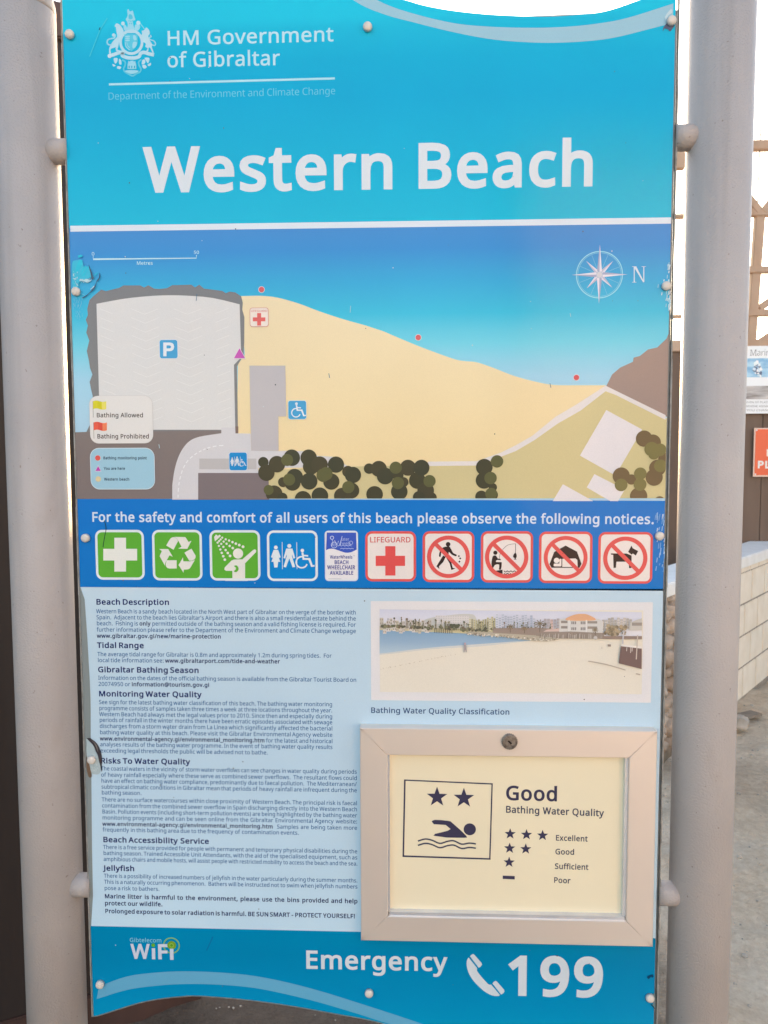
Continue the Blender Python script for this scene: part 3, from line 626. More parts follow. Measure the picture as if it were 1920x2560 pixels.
for r in range(13):
    y = 272 + r * 84.5; dx = r * 3.2
    LN = (228, 227, 226)
    if r < 10: g.stroke([(190 + dx, y), (310 + dx, y + 48)], 4, LN, 6)
    g.stroke([(480 + dx, y - 2), (612 + dx, y + 52), (740 + dx, y)], 4, LN, 6)
    g.stroke([(885 + dx * 0.9, y), (1015 + dx, y + 52), (1145 + dx * 0.7, y)], 4, LN, 6)
    g.stroke([(1275 + dx * 0.8, y + 45), (1400 + dx * 0.7, y - 3)], 4, LN, 6)
g.build('car_park', mp)
g = Art(cv=FULL)
GREEN = (206, 193, 146)
gp = [CMA(860, 560), CMA(868, 470), CMA(1560, 432)] + [CMB(p, q_) for p, q_ in ((850, 242), (975, 236), (1570, 232))] + [C4(*p) for p in ((200, 1070), (400, 1065), (505, 1035), (575, 1005), (645, 965), (745, 890), (840, 830), (955, 750), (1000, 768), (1100, 818))]
gpb = g.b(gp) + [(XR, g.P(*C4(1217, 875)).z), (XR, zb_), (g.P(*CMA(875, 718)).x, zb_)]
g.flat([gpb], GREEN, 3)
g.build('grass_area', mp)
g = Art(cv=C4)
hd = g.b([(960, 735), (985, 685), (1020, 655), (1075, 630), (1078, 612), (1105, 605), (1140, 577), (1180, 568), (1220, 530)]) + [(XR, g.P(1240, 508).z), (XR, g.P(1225, 868).z)]
g.flat([hd], (160, 140, 132), 3)
PATH = (224, 217, 214)
g.poly([(190, 1061), (400, 1059), (505, 1022), (570, 990), (640, 950), (740, 868), (830, 815), (957, 733)] + [(1216, 860), (1216, 881), (1000, 773), (957, 757), (850, 840), (750, 897), (650, 968), (570, 1015), (505, 1040), (400, 1078), (190, 1080)], PATH, 4)
g.cv = CMC
for w in ([(805, 360), (1300, 630), (930, 1265), (440, 990)], [(640, 1245), (1060, 1460), (968, 1618), (860, 1618), (535, 1430)], [(205, 1385), (622, 1618), (65, 1618)]):
    g.poly(w, (225, 219, 221), 4)
g.build('promenade', mp)
g = Art(cv=CMA)
g.poly([(38, 722)] + smoothpts([(38, 600), (55, 480), (85, 370), (130, 280), (190, 215), (270, 180), (400, 158), (463, 149)], 3) + [(463, 100), (582, 100), (584, 150), (715, 152), (720, 300), (1160, 303), (1300, 345), (1420, 352), (1540, 425), (1562, 440), (780, 450), (780, 492), (262, 492), (262, 722)], (208, 206, 209), 6)
g.poly([(262, 492), (868, 492), (876, 722), (262, 722)], (126, 115, 117), 7)
g.poly([(272, 368), (765, 368), (765, 460), (272, 460)], (188, 184, 184), 7)
g.poly([(582, 90), (608, 90), (608, 150), (584, 150)], (122, 104, 98), 7)
dash = smoothpts([(88, 705), (92, 620), (105, 540), (130, 460), (170, 390), (230, 335), (290, 300), (350, 275), (430, 258), (520, 254)], 8)
for i in range(0, len(dash) - 3, 5): g.stroke(dash[i:i + 4], 9, (228, 228, 230), 7)
g.cv = C3
g.poly([(1078, 647), (1233, 647), (1237, 866), (1203, 866), (1204, 1014), (1086, 1014)], (188, 183, 186), 7)
g.build('road', mp)
g = Art(cv=CMB)
TD, TL2 = (74, 72, 56), (98, 98, 66)
def tree_spot(x, y, r, c, l):
    """map tree symbol with its thin pale outline, cut off by the lower edge of the map"""
    ctr = g.P(x, y); k = g.scale(x, y) * r
    pts = [(min(ctr.x + k * math.cos(t * math.pi / 20), XR - 0.0006), max(ctr.z + k * math.sin(t * math.pi / 20), zb_ + 0.0002)) for t in range(40)]
    g.flat([pts], c, l)
for i, (x, y, r) in enumerate([(67, 200, 47), (190, 218, 74), (324, 160, 74), (476, 160, 74), (575, 222, 74), (722, 222, 73), (495, 240, 72), (95, 295, 74), (350, 335, 75), (330, 385, 72), (245, 380, 45), (480, 372, 75), (680, 375, 73), (830, 285, 52), (875, 315, 73), (860, 455, 72), (778, 505, 74), (577, 503, 75), (425, 535, 75), (165, 485, 75), (240, 520, 45), (1020, 258, 47), (1108, 260, 72), (1165, 325, 75), (1280, 320, 50), (1370, 250, 72), (1492, 250, 72), (1455, 365, 75), (1330, 380, 45), (1292, 465, 75), (1070, 490, 75), (1530, 455, 75), (1470, 515, 55), (1580, 520, 50)]):
    tree_spot(x, y, r, (TD, (78, 74, 58), (72, 72, 58))[i % 3], 8 + (i % 3) * 0.2)
for x, y, r in [(282, 180, 54), (300, 357, 54), (606, 318, 60), (632, 304, 60), (833, 425, 55), (115, 450, 45), (1260, 250, 55), (1280, 388, 55), (1565, 370, 55)]: tree_spot(x, y, r, TL2, 9)
g.build('tree_symbols', mp); g = Art(cv=C4)
for i, (x, y, r) in enumerate([(433, 1085, 36), (432, 1142, 36), (470, 1172, 18), (420, 1212, 26), (466, 1205, 26)]): tree_spot(x, y, r, TD, 8 + (i % 3) * 0.2)
for x, y, r in [(488, 1060, 27), (460, 1132, 27), (463, 1200, 26)]: tree_spot(x, y, r, TL2, 9)
g.build('tree_symbols', mp); g = Art(cv=CMC)
for i, (x, y, r) in enumerate([(1325, 755, 113), (1445, 810, 113), (1010, 1270, 118), (1150, 1320, 72), (1465, 1290, 118), (1510, 1160, 115), (1250, 1550, 120), (1540, 1625, 75), (1610, 1040, 90)]): tree_spot(x, y, r, (118, 100, 74), 8 + (i % 3) * 0.2)  # right-hand trees browner: the reflection on the board is put into their colours
for x, y, r in [(1430, 900, 100), (1545, 910, 88), (1460, 970, 76), (1550, 1130, 88), (1008, 1395, 88), (1273, 1240, 87), (1270, 1390, 88)]: tree_spot(x, y, r, (128, 120, 78), 9)
g.build('tree_symbols', mp)
# scale bar
g = Art(cv=C3)
LTB = (190, 226, 240)
g.stroke([(403, 174), (403, 187), (849, 182), (849, 169)], 3.4, LTB, 2)
g.text('0', 397, 171, 408, 171, 15, 8, LTB, 2); g.text('50', 838, 164, 860, 164, 14, 8, LTB, 2); g.text('Metres', 592, 211, 660, 211, 15, 10, LTB, 2)
g.build('scale_bar', mp)
# compass rose
g = Art(cv=CCOMP)
g.ring(592, 655, 443, 425, (150, 216, 234), 2, 72); g.ring(592, 655, 412, 404, (134, 208, 230), 2, 72)
for k in range(16):
    if k % 2: 
        t = 2 * math.pi * k / 16 + 0.02
        g.stroke([(592 + 130 * math.sin(t), 655 - 130 * math.cos(t)), (592 + 395 * math.sin(t), 655 - 395 * math.cos(t))], 5, (140, 208, 230), 2)
def needle(tx, ty, w, c1, c2):
    dx, dy = tx - 592, ty - 655; L = math.hypot(dx, dy); nx, ny = -dy / L * w, dx / L * w; bx, by = 592 + dx / L * 75, 655 + dy / L * 75
    g.poly([(592, 655), (bx + nx, by + ny), (tx, ty)], c1, 3); g.poly([(592, 655), (tx, ty), (bx - nx, by - ny)], c2, 3)
for tx, ty in ((340, 395), (850, 395), (835, 900), (350, 915)): needle(tx, ty, 40, (216, 216, 230), (180, 186, 208))
for tx, ty in ((600, 85), (1120, 650), (583, 1205), (70, 660)): needle(tx, ty, 46, (224, 222, 232), (160, 170, 200))
g.circle(592, 657, 56, (206, 206, 214), 4); g.ring(592, 657, 62, 52, (170, 190, 210), 4)
NC = (206, 222, 234)
g.stroke([(1248, 505), (1248, 795)], 20, NC, 3); g.stroke([(1427, 505), (1427, 795)], 20, NC, 3)
g.poly([(1235, 500), (1285, 500), (1435, 795), (1415, 800)], NC, 4)
for x in (1248, 1427): g.stroke([(x - 40, 503), (x + 40, 503)], 9, NC, 3)
g.stroke([(1208, 797), (1288, 797)], 9, NC, 3)
g.build('compass_rose', mp)

def pict(name, cv, label=None, parent=None, base=0):
    return Art(cv=cv, base=base)
ICON_BLUE = (66, 158, 208)
def wheelchair(g, x, y, s, c, l):
    """x,y = top left of the figure; s = its height"""
    q = lambda a, b: (x + a * s, y + b * s)
    g.circle(*q(0.30, 0.08), 0.09 * s, c, l)
    g.stroke([q(0.30, 0.18), q(0.36, 0.52), q(0.66, 0.52), q(0.80, 0.90), q(0.93, 0.86)], 0.10 * s, c, l)
    g.stroke([q(0.33, 0.34), q(0.60, 0.36)], 0.08 * s, c, l)
    g.stroke([q(0.27 + 0.29 * math.cos(R(t)), 0.69 + 0.29 * math.sin(R(t))) for t in range(20, 290, 15)], 0.075 * s, c, l)
def lady(g, x, y, s, c, l):
    q = lambda a, b: (x + a * s, y + b * s)
    g.circle(*q(0, 0.09), 0.085 * s, c, l)
    g.poly([q(-0.10, 0.20), q(0.10, 0.20), q(0.22, 0.53), q(0.15, 0.57), q(0.09, 0.42), q(0.20, 0.74), q(0.11, 0.74), q(0.07, 1.0), q(-0.07, 1.0), q(-0.11, 0.74), q(-0.20, 0.74), q(-0.09, 0.42), q(-0.15, 0.57), q(-0.22, 0.53)], c, l)
def gent(g, x, y, s, c, l):
    q = lambda a, b: (x + a * s, y + b * s)
    g.circle(*q(0, 0.09), 0.085 * s, c, l)
    g.poly([q(-0.13, 0.20), q(0.13, 0.20), q(0.25, 0.60), q(0.17, 0.63), q(0.12, 0.45), q(0.11, 0.52), q(0.25, 0.98), q(0.14, 1.0), q(0, 0.62), q(-0.14, 1.0), q(-0.25, 0.98), q(-0.11, 0.52), q(-0.12, 0.45), q(-0.17, 0.63), q(-0.25, 0.60)], c, l)
def cross(g, x, y, a, b, c, l):
    g.poly([(x - b, y - a), (x + b, y - a), (x + b, y - b), (x + a, y - b), (x + a, y + b), (x + b, y + b), (x + b, y + a), (x - b, y + a), (x - b, y + b), (x - a, y + b), (x - a, y - b), (x - b, y - b)], c, l)

g = Art(cv=CPK, base=3); g.rrect(748, 563, 926, 742, 22, (214, 226, 236), 4); g.rrect(752, 567, 922, 738, 20, ICON_BLUE, 5)
g.poly([(787, 590), (850, 590), (870, 594), (884, 606), (890, 630), (884, 655), (868, 668), (850, 672), (818, 672), (818, 720), (787, 720)], (222, 228, 234), 6, [[(818, 617), (818, 646), (845, 646), (856, 642), (860, 631), (856, 621), (845, 617)]])
g.build('map_symbol', mp, 'small blue square with a white letter P')
g = Art(cv=C3, base=3); g.rrect(1079, 397, 1161, 479, 11, (206, 130, 125), 4); g.rrect(1081, 399, 1159, 477, 10, (234, 222, 212), 5)
cross(g, 1120, 447, 27, 8.5, (222, 100, 96), 6); g.text('LIFEGUARD', 1085, 415, 1155, 415, 9, 14, (214, 130, 126), 6)
g.build('map_symbol', mp, 'pale square with a red cross and the word lifeguard on the map')
g = Art(cv=C3, base=3); g.rrect(1244, 797, 1325, 879, 10, (206, 222, 234), 5); g.rrect(1246, 799, 1323, 877, 9, ICON_BLUE, 6); wheelchair(g, 1262, 806, 64, (222, 228, 234), 7)
g.build('map_symbol', mp, 'small blue square with a white wheelchair figure')
g = Art(cv=C3, base=4); g.rrect(989, 1020, 1070, 1100, 10, (206, 222, 234), 5); g.rrect(991, 1022, 1068, 1098, 9, (34, 138, 202), 6)
lady(g, 1004, 1043, 36, WH, 7); gent(g, 1025, 1039, 40, WH, 7); wheelchair(g, 1036, 1050, 31, WH, 7)
for x in (1014, 1039): g.stroke([(x, 1040), (x, 1082)], 1.6, WH, 7)
g.build('map_symbol', mp, 'small blue square with white toilet figures')
for cv, x, y in ((C3, 1130, 318), (C4, 148, 525), (C4, 831, 698)):
    g = Art(cv=cv, base=1); g.circle(x, y, 14, (226, 208, 214), 2); g.circle(x, y, 11.5, (208, 92, 96), 3); g.build('monitoring_dot', mp)
g = Art(cv=CPK, base=4); g.poly([(1505, 636), (1564, 743), (1446, 743)], (232, 220, 232), 5); g.poly([(1505, 645), (1557, 738), (1453, 738)], (196, 84, 178), 6); g.build('you_are_here_mark', mp)
# legends
g = Art(cv=CLEG, base=5)
g.rrect(72, 86, 1500, 1138, 190, (190, 184, 182), 4); g.rrect(77, 90, 1495, 1132, 188, (222, 219, 216), 5)
for dx, dy, cs in ((0, 0, ((214, 204, 40), (226, 216, 100), (206, 198, 30))), (15, 470, ((228, 92, 72), (236, 130, 92), (220, 80, 66)))):
    g.stroke([(160 + dx, 205 + dy), (170 + dx, 565 + dy)], 9, (130, 124, 110), 6)
    for k in range(3):
        x0, x1 = 165 + dx + k * 97, 165 + dx + (k + 1) * 97
        wv = lambda x: -14 * math.sin((x - 165 - dx) / 291 * 2 * math.pi)
        xs = [x0 + (x1 - x0) * j / 5 for j in range(6)]
        g.poly([(x, 205 + dy + wv(x)) for x in xs] + [(x, 378 + dy + wv(x)) for x in xs[::-1]], cs[(0, 2, 1)[k]], 7)
g.text('Bathing Allowed', 248, 562, 1268, 562, 98, 18, (66, 56, 56), 6)
g.text('Bathing Prohibited', 262, 1030, 1398, 1030, 98, 18, (70, 52, 52), 6)
g.build('legend_panel', mp, 'white legend panel with a yellow and a red flag')
g = Art(cv=CLEG, base=5)
g.rrect(90, 1238, 1540, 2155, 200, (206, 220, 228), 5); g.rrect(104, 1254, 1526, 2140, 188, (158, 198, 216), 6)
NB = (22, 44, 76)
g.circle(270, 1460, 66, (210, 200, 206), 7); g.circle(270, 1460, 57, (222, 92, 84), 8)
g.poly([(278, 1615), (352, 1758), (208, 1758)], (216, 206, 222), 7); g.poly([(278, 1640), (336, 1745), (222, 1745)], (190, 70, 172), 8)
g.circle(280, 1925, 60, (216, 200, 156), 7)
g.text('Bathing monitoring point', 395, 1490, 1352, 1490, 62, 26, NB, 7); g.text('You are here', 402, 1722, 870, 1722, 62, 26, NB, 7); g.text('Western beach', 408, 1960, 965, 1960, 62, 26, NB, 7)
g.build('legend_panel', mp, 'pale blue legend panel with red dot, pink triangle and sand dot')
# ---- notices band with pictograms
BAND = ramp_paint('blue_band_ink', [(0.0, (22, 116, 192)), (1.0, (26, 118, 200))], at(900, 1475).z, at(900, 1248).z)
g = Art(); hband(g, 1246.5, 1252, 1467.5, 1477, BAND, 2)
band = g.build('notice_band', sign)
g = Art(); g.text('For the safety and comfort of all users of this beach please observe the following notices.', 231.5, 1304.5, 1634, 1310.5, 24.5, 24, (206, 220, 234), 3)
g.build('heading_lettering', band)
GREEN_I, BLUE_I, REDF, PALE = (94, 170, 58), (20, 132, 204), (222, 92, 88), (232, 220, 214)
PW = (218, 226, 230)
def tile(x0, y0, x1, y1, edge, fill, r=17, wd=6.0, line=None):
    g = Art(base=1); g.rrect(x0, y0, x1, y1, r, edge, 2); g.rrect(x0, y0, x1, y1, r, fill, 3, wd)
    return g
g = tile(237.4, 1324.5, 362.5, 1449.5, PW, GREEN_I); g.cv = CIL; cross(g, 172, 184, 90, 31, (226, 226, 218), 4); g.build('pictogram', band, 'green tile with a white first aid cross')
g = tile(379.8, 1324.5, 506.8, 1451.4, PW, GREEN_I); g.cv = CREC; c = (224, 222, 214)
g.poly(smoothpts([(510, 540), (580, 410), (650, 325), (735, 305)], 4) + [(800, 350), (835, 415), (710, 655)], c, 4)
g.poly([(740, 300), (1030, 305), (1060, 340), (1125, 440), (1205, 405), (1090, 630), (840, 625), (930, 570), (850, 420), (800, 345)], c, 4)
g.poly([(1010, 735), (1205, 625), (1315, 810), (1322, 860), (1290, 920), (1220, 955), (1145, 958)], c, 4)
g.poly([(970, 865), (980, 972), (1150, 978), (1240, 960), (1300, 935), (1165, 1165), (1120, 1195), (995, 1205), (985, 1290), (850, 1078)], c, 4)
g.poly([(315, 635), (560, 635), (690, 850), (600, 808), (505, 970), (475, 1040), (475, 1100), (330, 840), (332, 810), (388, 690)], c, 4)
g.poly([(520, 945), (795, 945), (798, 1172), (600, 1175), (540, 1160), (500, 1110), (494, 1050)], c, 4)
g.build('pictogram', band, 'green tile with white recycling arrows')
g = tile(523.4, 1325.2, 651.7, 1451.6, PW, GREEN_I); g.cv = CIA
g.poly([(108, 98), (128, 68), (150, 84), (165, 70), (182, 84), (118, 142)], c, 4)
for p in ((145, 155), (162, 138), (178, 121), (195, 102), (160, 190), (185, 168), (210, 144), (232, 120), (175, 228), (207, 200), (241, 167), (268, 133), (190, 264), (231, 234), (274, 190), (304, 150), (206, 300), (254, 265), (307, 213), (340, 166), (223, 336), (278, 296), (376, 181), (416, 199)):
    g.circle(*p, 11 + (p[0] + p[1] - 300) * 0.013, c, 4, 14)
g.circle(363, 271, 54, c, 4)
g.poly(smoothpts([(303, 555), (303, 455)], 1) + [(235, 455), (217, 440), (222, 418), (295, 345), (318, 335), (410, 332), (525, 232), (545, 226), (557, 240), (552, 258), (438, 375), (438, 555)], c, 4)
g.poly(smoothpts([(320, 404), (345, 396), (365, 415), (368, 445), (345, 468), (318, 460), (338, 440), (338, 420)], 3, True), GREEN_I, 5)
g.rrect(225, 536, 470, 562, 4, PW, 6)
g.build('pictogram', band, 'green tile with a white figure under a shower')
g = tile(667, 1325.9, 795.1, 1452.8, PW, BLUE_I); g.cv = CIA
lady(g, 765, 185, 234, PW, 4); gent(g, 908, 168, 250, PW, 4); wheelchair(g, 985, 222, 205, PW, 4)
for x in (832, 987): g.stroke([(x, 150), (x + 3, 437)], 6, PW, 4)
g.build('pictogram', band, 'blue tile with white lady, gentleman and wheelchair figures')
g = tile(811.6, 1326.6, 895.5, 1452.8, (210, 216, 228), (228, 224, 226), 9, 3); g.cv = CIA
PU = (66, 92, 186)
g.poly([(1306, 48), (1618, 48), (1624, 225)] + smoothpts([(1624, 228), (1570, 255), (1510, 262), (1450, 245), (1380, 222), (1330, 222), (1299, 236)], 4), PU, 4)
WW = (190, 202, 232)
g.ring(1362, 103, 21, 14, WW, 5, 20); g.stroke([(1362, 125), (1375, 150), (1360, 190)], 5, WW, 5); g.ring(1385, 180, 34, 28, WW, 5, 24); g.ring(1385, 180, 14, 10, WW, 5, 16)
g.stroke([(1388, 130), (1412, 182), (1430, 138), (1446, 182), (1470, 85)], 5.5, WW, 5)
g.text('ater', 1470, 135, 1545, 135, 34, -10, WW, 5); g.text('heels', 1452, 180, 1560, 180, 34, -10, WW, 5); g.ring(1563, 157, 21, 17, WW, 5, 20)
for dy, x0, x1 in ((192, 1425, 1570), (222, 1450, 1592)):
    g.stroke([(x0 + k * (x1 - x0) / 40, dy - 7 * abs(math.sin(k * math.pi / 10))) for k in range(41)], 4.5, WW, 5)
g.text('WaterWheels', 1340, 326, 1578, 326, 36, 22, (74, 80, 150), 5)
g.text('TM', 1588, 299, 1604, 299, 9, 5, (110, 110, 150), 5)
g.text('BEACH', 1390, 384, 1536, 384, 42, 30, (62, 68, 146), 5); g.text('WHEELCHAIR', 1311, 440, 1608, 440, 44, 30, (62, 68, 146), 5); g.text('AVAILABLE', 1338, 497, 1588, 497, 42, 30, (62, 68, 146), 5)
g.stroke([(1322, 539), (1462, 540)], 5, (186, 184, 190), 5)
g.build('pictogram', band, 'narrow white tile with violet top about a beach wheelchair')
def redtile(x0, y0, x1, y1): return tile(x0, y0, x1, y1, REDF, PALE, 17, 6.2)
g = redtile(913, 1328, 1040, 1453.7); g.cv = CIR = conv(880, 1300, 2.127)
cross(g, 204, 217, 78, 27, (220, 86, 84), 4); g.text('LIFEGUARD', 97, 119, 311, 119, 29, 14, (206, 84, 84), 4); g.build('pictogram', band, 'white red-edged tile with a red cross under the word lifeguard')
BLK = (56, 44, 44)
def banned(g, cx, cy, ro, ri):
    g.ring(cx, cy, ro, ri, REDF, 6)
    d = (ro + ri) / 2 * 0.7071
    g.stroke([(cx - d, cy - d), (cx + d, cy + d)], (ro - ri) * 0.98, REDF, 6.5)
g = redtile(1056.8, 1328, 1185.2, 1455.6); g.cv = CIB
g.circle(448, 398, 240, (234, 222, 216), 4)
g.circle(443, 224, 32, BLK, 5)
g.poly(smoothpts([(425, 255), (460, 255), (490, 300), (515, 345), (560, 368), (553, 390), (500, 370), (455, 330), (450, 355), (410, 400), (390, 370), (375, 330), (350, 330), (340, 395), (318, 388), (330, 320), (370, 270)], 3, True), BLK, 5)
g.poly([(375, 380), (410, 400), (375, 470), (318, 530), (322, 568), (282, 528), (330, 450)], BLK, 5); g.poly([(412, 400), (450, 420), (490, 480), (508, 550), (545, 560), (488, 580), (465, 490)], BLK, 5)
for p in ((592, 388), (610, 420), (600, 464)): g.star(*p, 17, BLK, 5, 4, 0.6)
banned(g, 448, 398, 296, 240); g.build('pictogram', band, 'red-ringed ban on dropping litter')
g = redtile(1202.4, 1328, 1331.7, 1456.5); g.cv = CIB
g.circle(1252, 401, 242, (234, 222, 216), 4)
g.circle(1096, 341, 29, BLK, 5)
g.poly(smoothpts([(1065, 385), (1105, 380), (1130, 420), (1165, 425), (1170, 445), (1120, 440), (1105, 470), (1175, 470), (1185, 490), (1175, 570), (1145, 570), (1150, 505), (1090, 510), (1060, 560), (1042, 500), (1050, 430)], 2, True), BLK, 5)
g.stroke(smoothpts([(1150, 425), (1165, 350), (1200, 295), (1260, 240), (1320, 222), (1378, 218)], 4), 6, (120, 104, 100), 5); g.stroke([(1377, 218), (1374, 345)], 7, BLK, 5)
g.poly(smoothpts([(1372, 338), (1392, 380), (1382, 415), (1362, 415), (1340, 390)], 3, True), BLK, 5); g.poly([(1370, 405), (1388, 442), (1368, 432), (1350, 440)], BLK, 5)
g.poly([(1100, 590), (1195, 575), (1197, 632), (1150, 620)], BLK, 5)
for dy in (600, 632): g.stroke(smoothpts([(1215 + k * 24, dy + (8 if k % 2 else -8)) for k in range(8 if dy < 610 else 5)], 3), 11, BLK, 5)
banned(g, 1252, 401, 300, 242); g.build('pictogram', band, 'red-ringed ban on fishing')
g = redtile(1348, 1329, 1479.6, 1457.8); g.cv = CIC
g.circle(408, 408, 248, (234, 222, 216), 4)
g.poly([(408, 242), (565, 325), (628, 495), (600, 550), (575, 548), (570, 440), (545, 420), (362, 425), (362, 535), (210, 540), (185, 500), (250, 330)], BLK, 5)
g.circle(283, 448, 38, (234, 222, 216), 5.4); g.rrect(243, 490, 350, 530, 14, (234, 222, 216), 5.4); g.rrect(322, 425, 350, 520, 10, (234, 222, 216), 5.4); g.poly([(210, 534), (590, 540), (590, 550), (210, 548)], BLK, 5.6)
banned(g, 408, 408, 303, 248); g.build('pictogram', band, 'red-ringed ban on camping')
g = redtile(1496.4, 1330, 1629.9, 1459.2); g.cv = CIC
g.circle(1232, 418, 248, (234, 222, 216), 4)
g.poly([(1033, 350), (1250, 352), (1320, 380), (1318, 550), (1285, 555), (1280, 465), (1110, 465), (1103, 548), (1070, 553), (1065, 370), (1036, 368)], BLK, 5)
g.poly([(1318, 242), (1335, 278), (1410, 318), (1378, 380), (1338, 352), (1320, 368), (1272, 330)], BLK, 5)
banned(g, 1232, 418, 306, 248); g.build('pictogram', band, 'red-ringed ban on dogs')

# ---- information panel
INFO = ramp_paint('pale_blue_ink', [(0.0, (190, 216, 232)), (0.5, (186, 210, 226)), (1.0, (190, 211, 224))], at(900, 2320).z, at(900, 1475).z)
g = Art(); a_ = g.P(XL, 0)
zi0, zi1 = g.P(205.5, 1467.5).z, g.P(239, 2315).z
edge = [(XL + 0.0005, zi0), (g.P(*C5(366, 480)).x, g.P(*C5(366, 480)).z), (g.P(*C5(378, 650)).x, g.P(*C5(378, 650)).z), (g.P(*C5(392, 900)).x, g.P(*C5(392, 900)).z), (g.P(*CT2(410, 400)).x, g.P(*CT2(410, 400)).z),
        (g.P(*CT2(430, 1900)).x, g.P(*CT2(430, 1900)).z), (g.P(*C7(398, 560)).x, g.P(*C7(398, 560)).z), (g.P(*C7(402, 760)).x, g.P(*C7(402, 760)).z), (XL + 0.001, zi1)]
g.flat([[(XR, zi0)] + edge + [(XR, zi1)]], INFO, 2)
g.flat([[(XL, zi0)] + [(XL, zi1)] + [(XL + 0.011, zi1), (XL + 0.011, zi0)]], (132, 140, 140), 1)
info = g.build('information_panel', sign)
g = Art(base=1)
HB, BB, LB = (14, 36, 98), (22, 88, 146), (14, 36, 92)
MH, MBt, ML = paint(HB), paint(BB), paint(LB)
XLc, XRc, XRq = 416, 1537.5, 1433
UL = g.P(*C5(416, 541)).x; UR = g.P(*C5(1537, 546)).x; UQ = g.P(*C5(1433, 730)).x
ks = g.scale(500, 1900)
def line(cv, y, segs, right=None, kind='body', xl=None):
    """one line of print; segs = [(text, bold)]; justified to right when given"""
    g.cv = cv
    cap = {'body': 10.3, 'head': 14.2, 'bold': 11.4}[kind] * 0.00062 / 0.00062
    z = g.P(420, y).z
    sy = cap * ks / 700
    words = []
    for tx, bold in segs:
        w = (30 if kind == 'head' else 28) if bold else 9
        mt = MH if kind == 'head' else (ML if bold else MBt)
        for wd in tx.split(' '):
            if wd == '': 
                if words: words[-1][4] += 1
                continue
            r, i0, i1, adv = g.run(wd, w); words.append([r, w, i1 - min(i0, 0), mt, 0])
    sx = sy * (1.0 if kind == 'head' else 0.93)
    total = sum(w[2] for w in words) * sx
    sp = 270 * sx
    if right is not None and len(words) > 1:
        gaps = sum(1 + w[4] for w in words[:-1])
        sp = (right - UL - total) / gaps
        if sp < 260 * sx:
            f = (right - UL) / (total + gaps * 265 * sx); sx *= f; sp = 265 * sx
    X = UL
    for r, w, wid, mt, ex in words:
        g.put(r, w, X, z, sx, sy, mt, 2); X += wid * sx + sp * (1 + ex)
L5 = lambda y, t, r=UR, k='body', b=False: line(C5, y, [(t, b)] if isinstance(t, str) else t, r, k)
L7 = lambda y, t, r=UR, k='body', b=False: line(C7, y, [(t, b)] if isinstance(t, str) else t, r, k)
H5 = lambda y, t: line(C5, y, [(t, True)], None, 'head'); H7 = lambda y, t: line(C7, y, [(t, True)], None, 'head')
H5(504, 'Beach Description')
L5(541, 'Western Beach is a sandy beach located in the North West part of Gibraltar on the verge of the border with')
L5(567, "Spain.  Adjacent to the beach lies Gibraltar's Airport and there is also a small residential estate behind the")
L5(593, [('beach.  Fishing is', False), ('only', True), ('permitted outside of the bathing season and a valid fishing license is required. For', False)])
L5(620, 'further information please refer to the Department of the Environment and Climate Change webpage')
L5(647, 'www.gibraltar.gov.gi/new/marine-protection', None, 'body', True)
H5(691, 'Tidal Range')
L5(726, 'The average tidal range for Gibraltar is 0.8m and approximately 1.2m during spring tides.  For', UQ)
L5(752, [('local tide information see:', False), ('www.gibraltarport.com/tide-and-weather', True)], None)
H5(796, 'Gibraltar Bathing Season')
L5(828, 'Information on the dates of the official bathing season is available from the Gibraltar Tourist Board on')
L5(855, [('20074950 or', False), ('information@tourism.gov.gi', True)], None)
H5(900, 'Monitoring Water Quality')
L5(933, 'See sign for the latest bathing water classification of this beach. The bathing water monitoring', UQ)
L5(959, 'programme consists of samples taken three times a week at three locations throughout the year.', UQ)
L5(985, 'Western Beach had always met the legal values prior to 2010. Since then and especially during', UQ)
L5(1010, 'periods of rainfall in the winter months there have been erratic episodes associated with sewage', UQ)
L7(34, 'discharges from a storm water drain from La Línea which significantly affected the bacterial', UQ)
L7(61, 'bathing water quality at this beach. Please visit the Gibraltar Environmental Agency website', UQ)
L7(88, [('www.environmental-agency.gi/environmental_monitoring.htm', True), ('for the latest and historical', False)], UQ)
L7(113, 'analyses results of the bathing water programme. In the event of bathing water quality results', UQ)
L7(140, 'exceeding legal thresholds the public will be advised not to bathe.', None)
H7(187, 'Risks To Water Quality')
L7(217, 'The coastal waters in the vicinity of storm water overflows can see changes in water quality during periods')
L7(244, 'of heavy rainfall especially where these serve as combined sewer overflows.  The resultant flows could')
L7(270, 'have an effect on bathing water compliance, predominantly due to faecal pollution.  The Mediterranean/')
L7(296, 'subtropical climatic conditions in Gibraltar mean that periods of heavy rainfall are infrequent during the')
L7(321, 'bathing season.', None)
L7(351, 'There are no surface watercourses within close proximity of Western Beach. The principal risk is faecal')
L7(377, 'contamination from the combined sewer overflow in Spain discharging directly into the Western Beach')
L7(403, 'Basin. Pollution events (including short-term pollution events) are being highlighted by the bathing water')
L7(429, 'monitoring programme and can be seen online from the Gibraltar Environmental Agency website:')
L7(456, [('www.environmental-agency.gi/environmental_monitoring.htm', True), (' Samples are being taken more', False)])
L7(481, 'frequently in this bathing area due to the frequency of contamination events.', None)
H7(527, 'Beach Accessibility Service')
L7(556, 'There is a free service provided for people with permanent and temporary physical disabilities during the')
L7(582, 'bathing season. Trained Accessible Unit Attendants, with the aid of the specialised equipment, such as')
L7(608, 'amphibious chairs and mobile hosts, will assist people with restricted mobility to access the beach and the sea.')
H7(650, 'Jellyfish')
L7(680, 'There is a possibility of increased numbers of jellyfish in the water particularly during the summer months.')
L7(706, 'This is a naturally occurring phenomenon.  Bathers will be instructed not to swim when jellyfish numbers')
L7(733, 'pose a risk to bathers.', None)
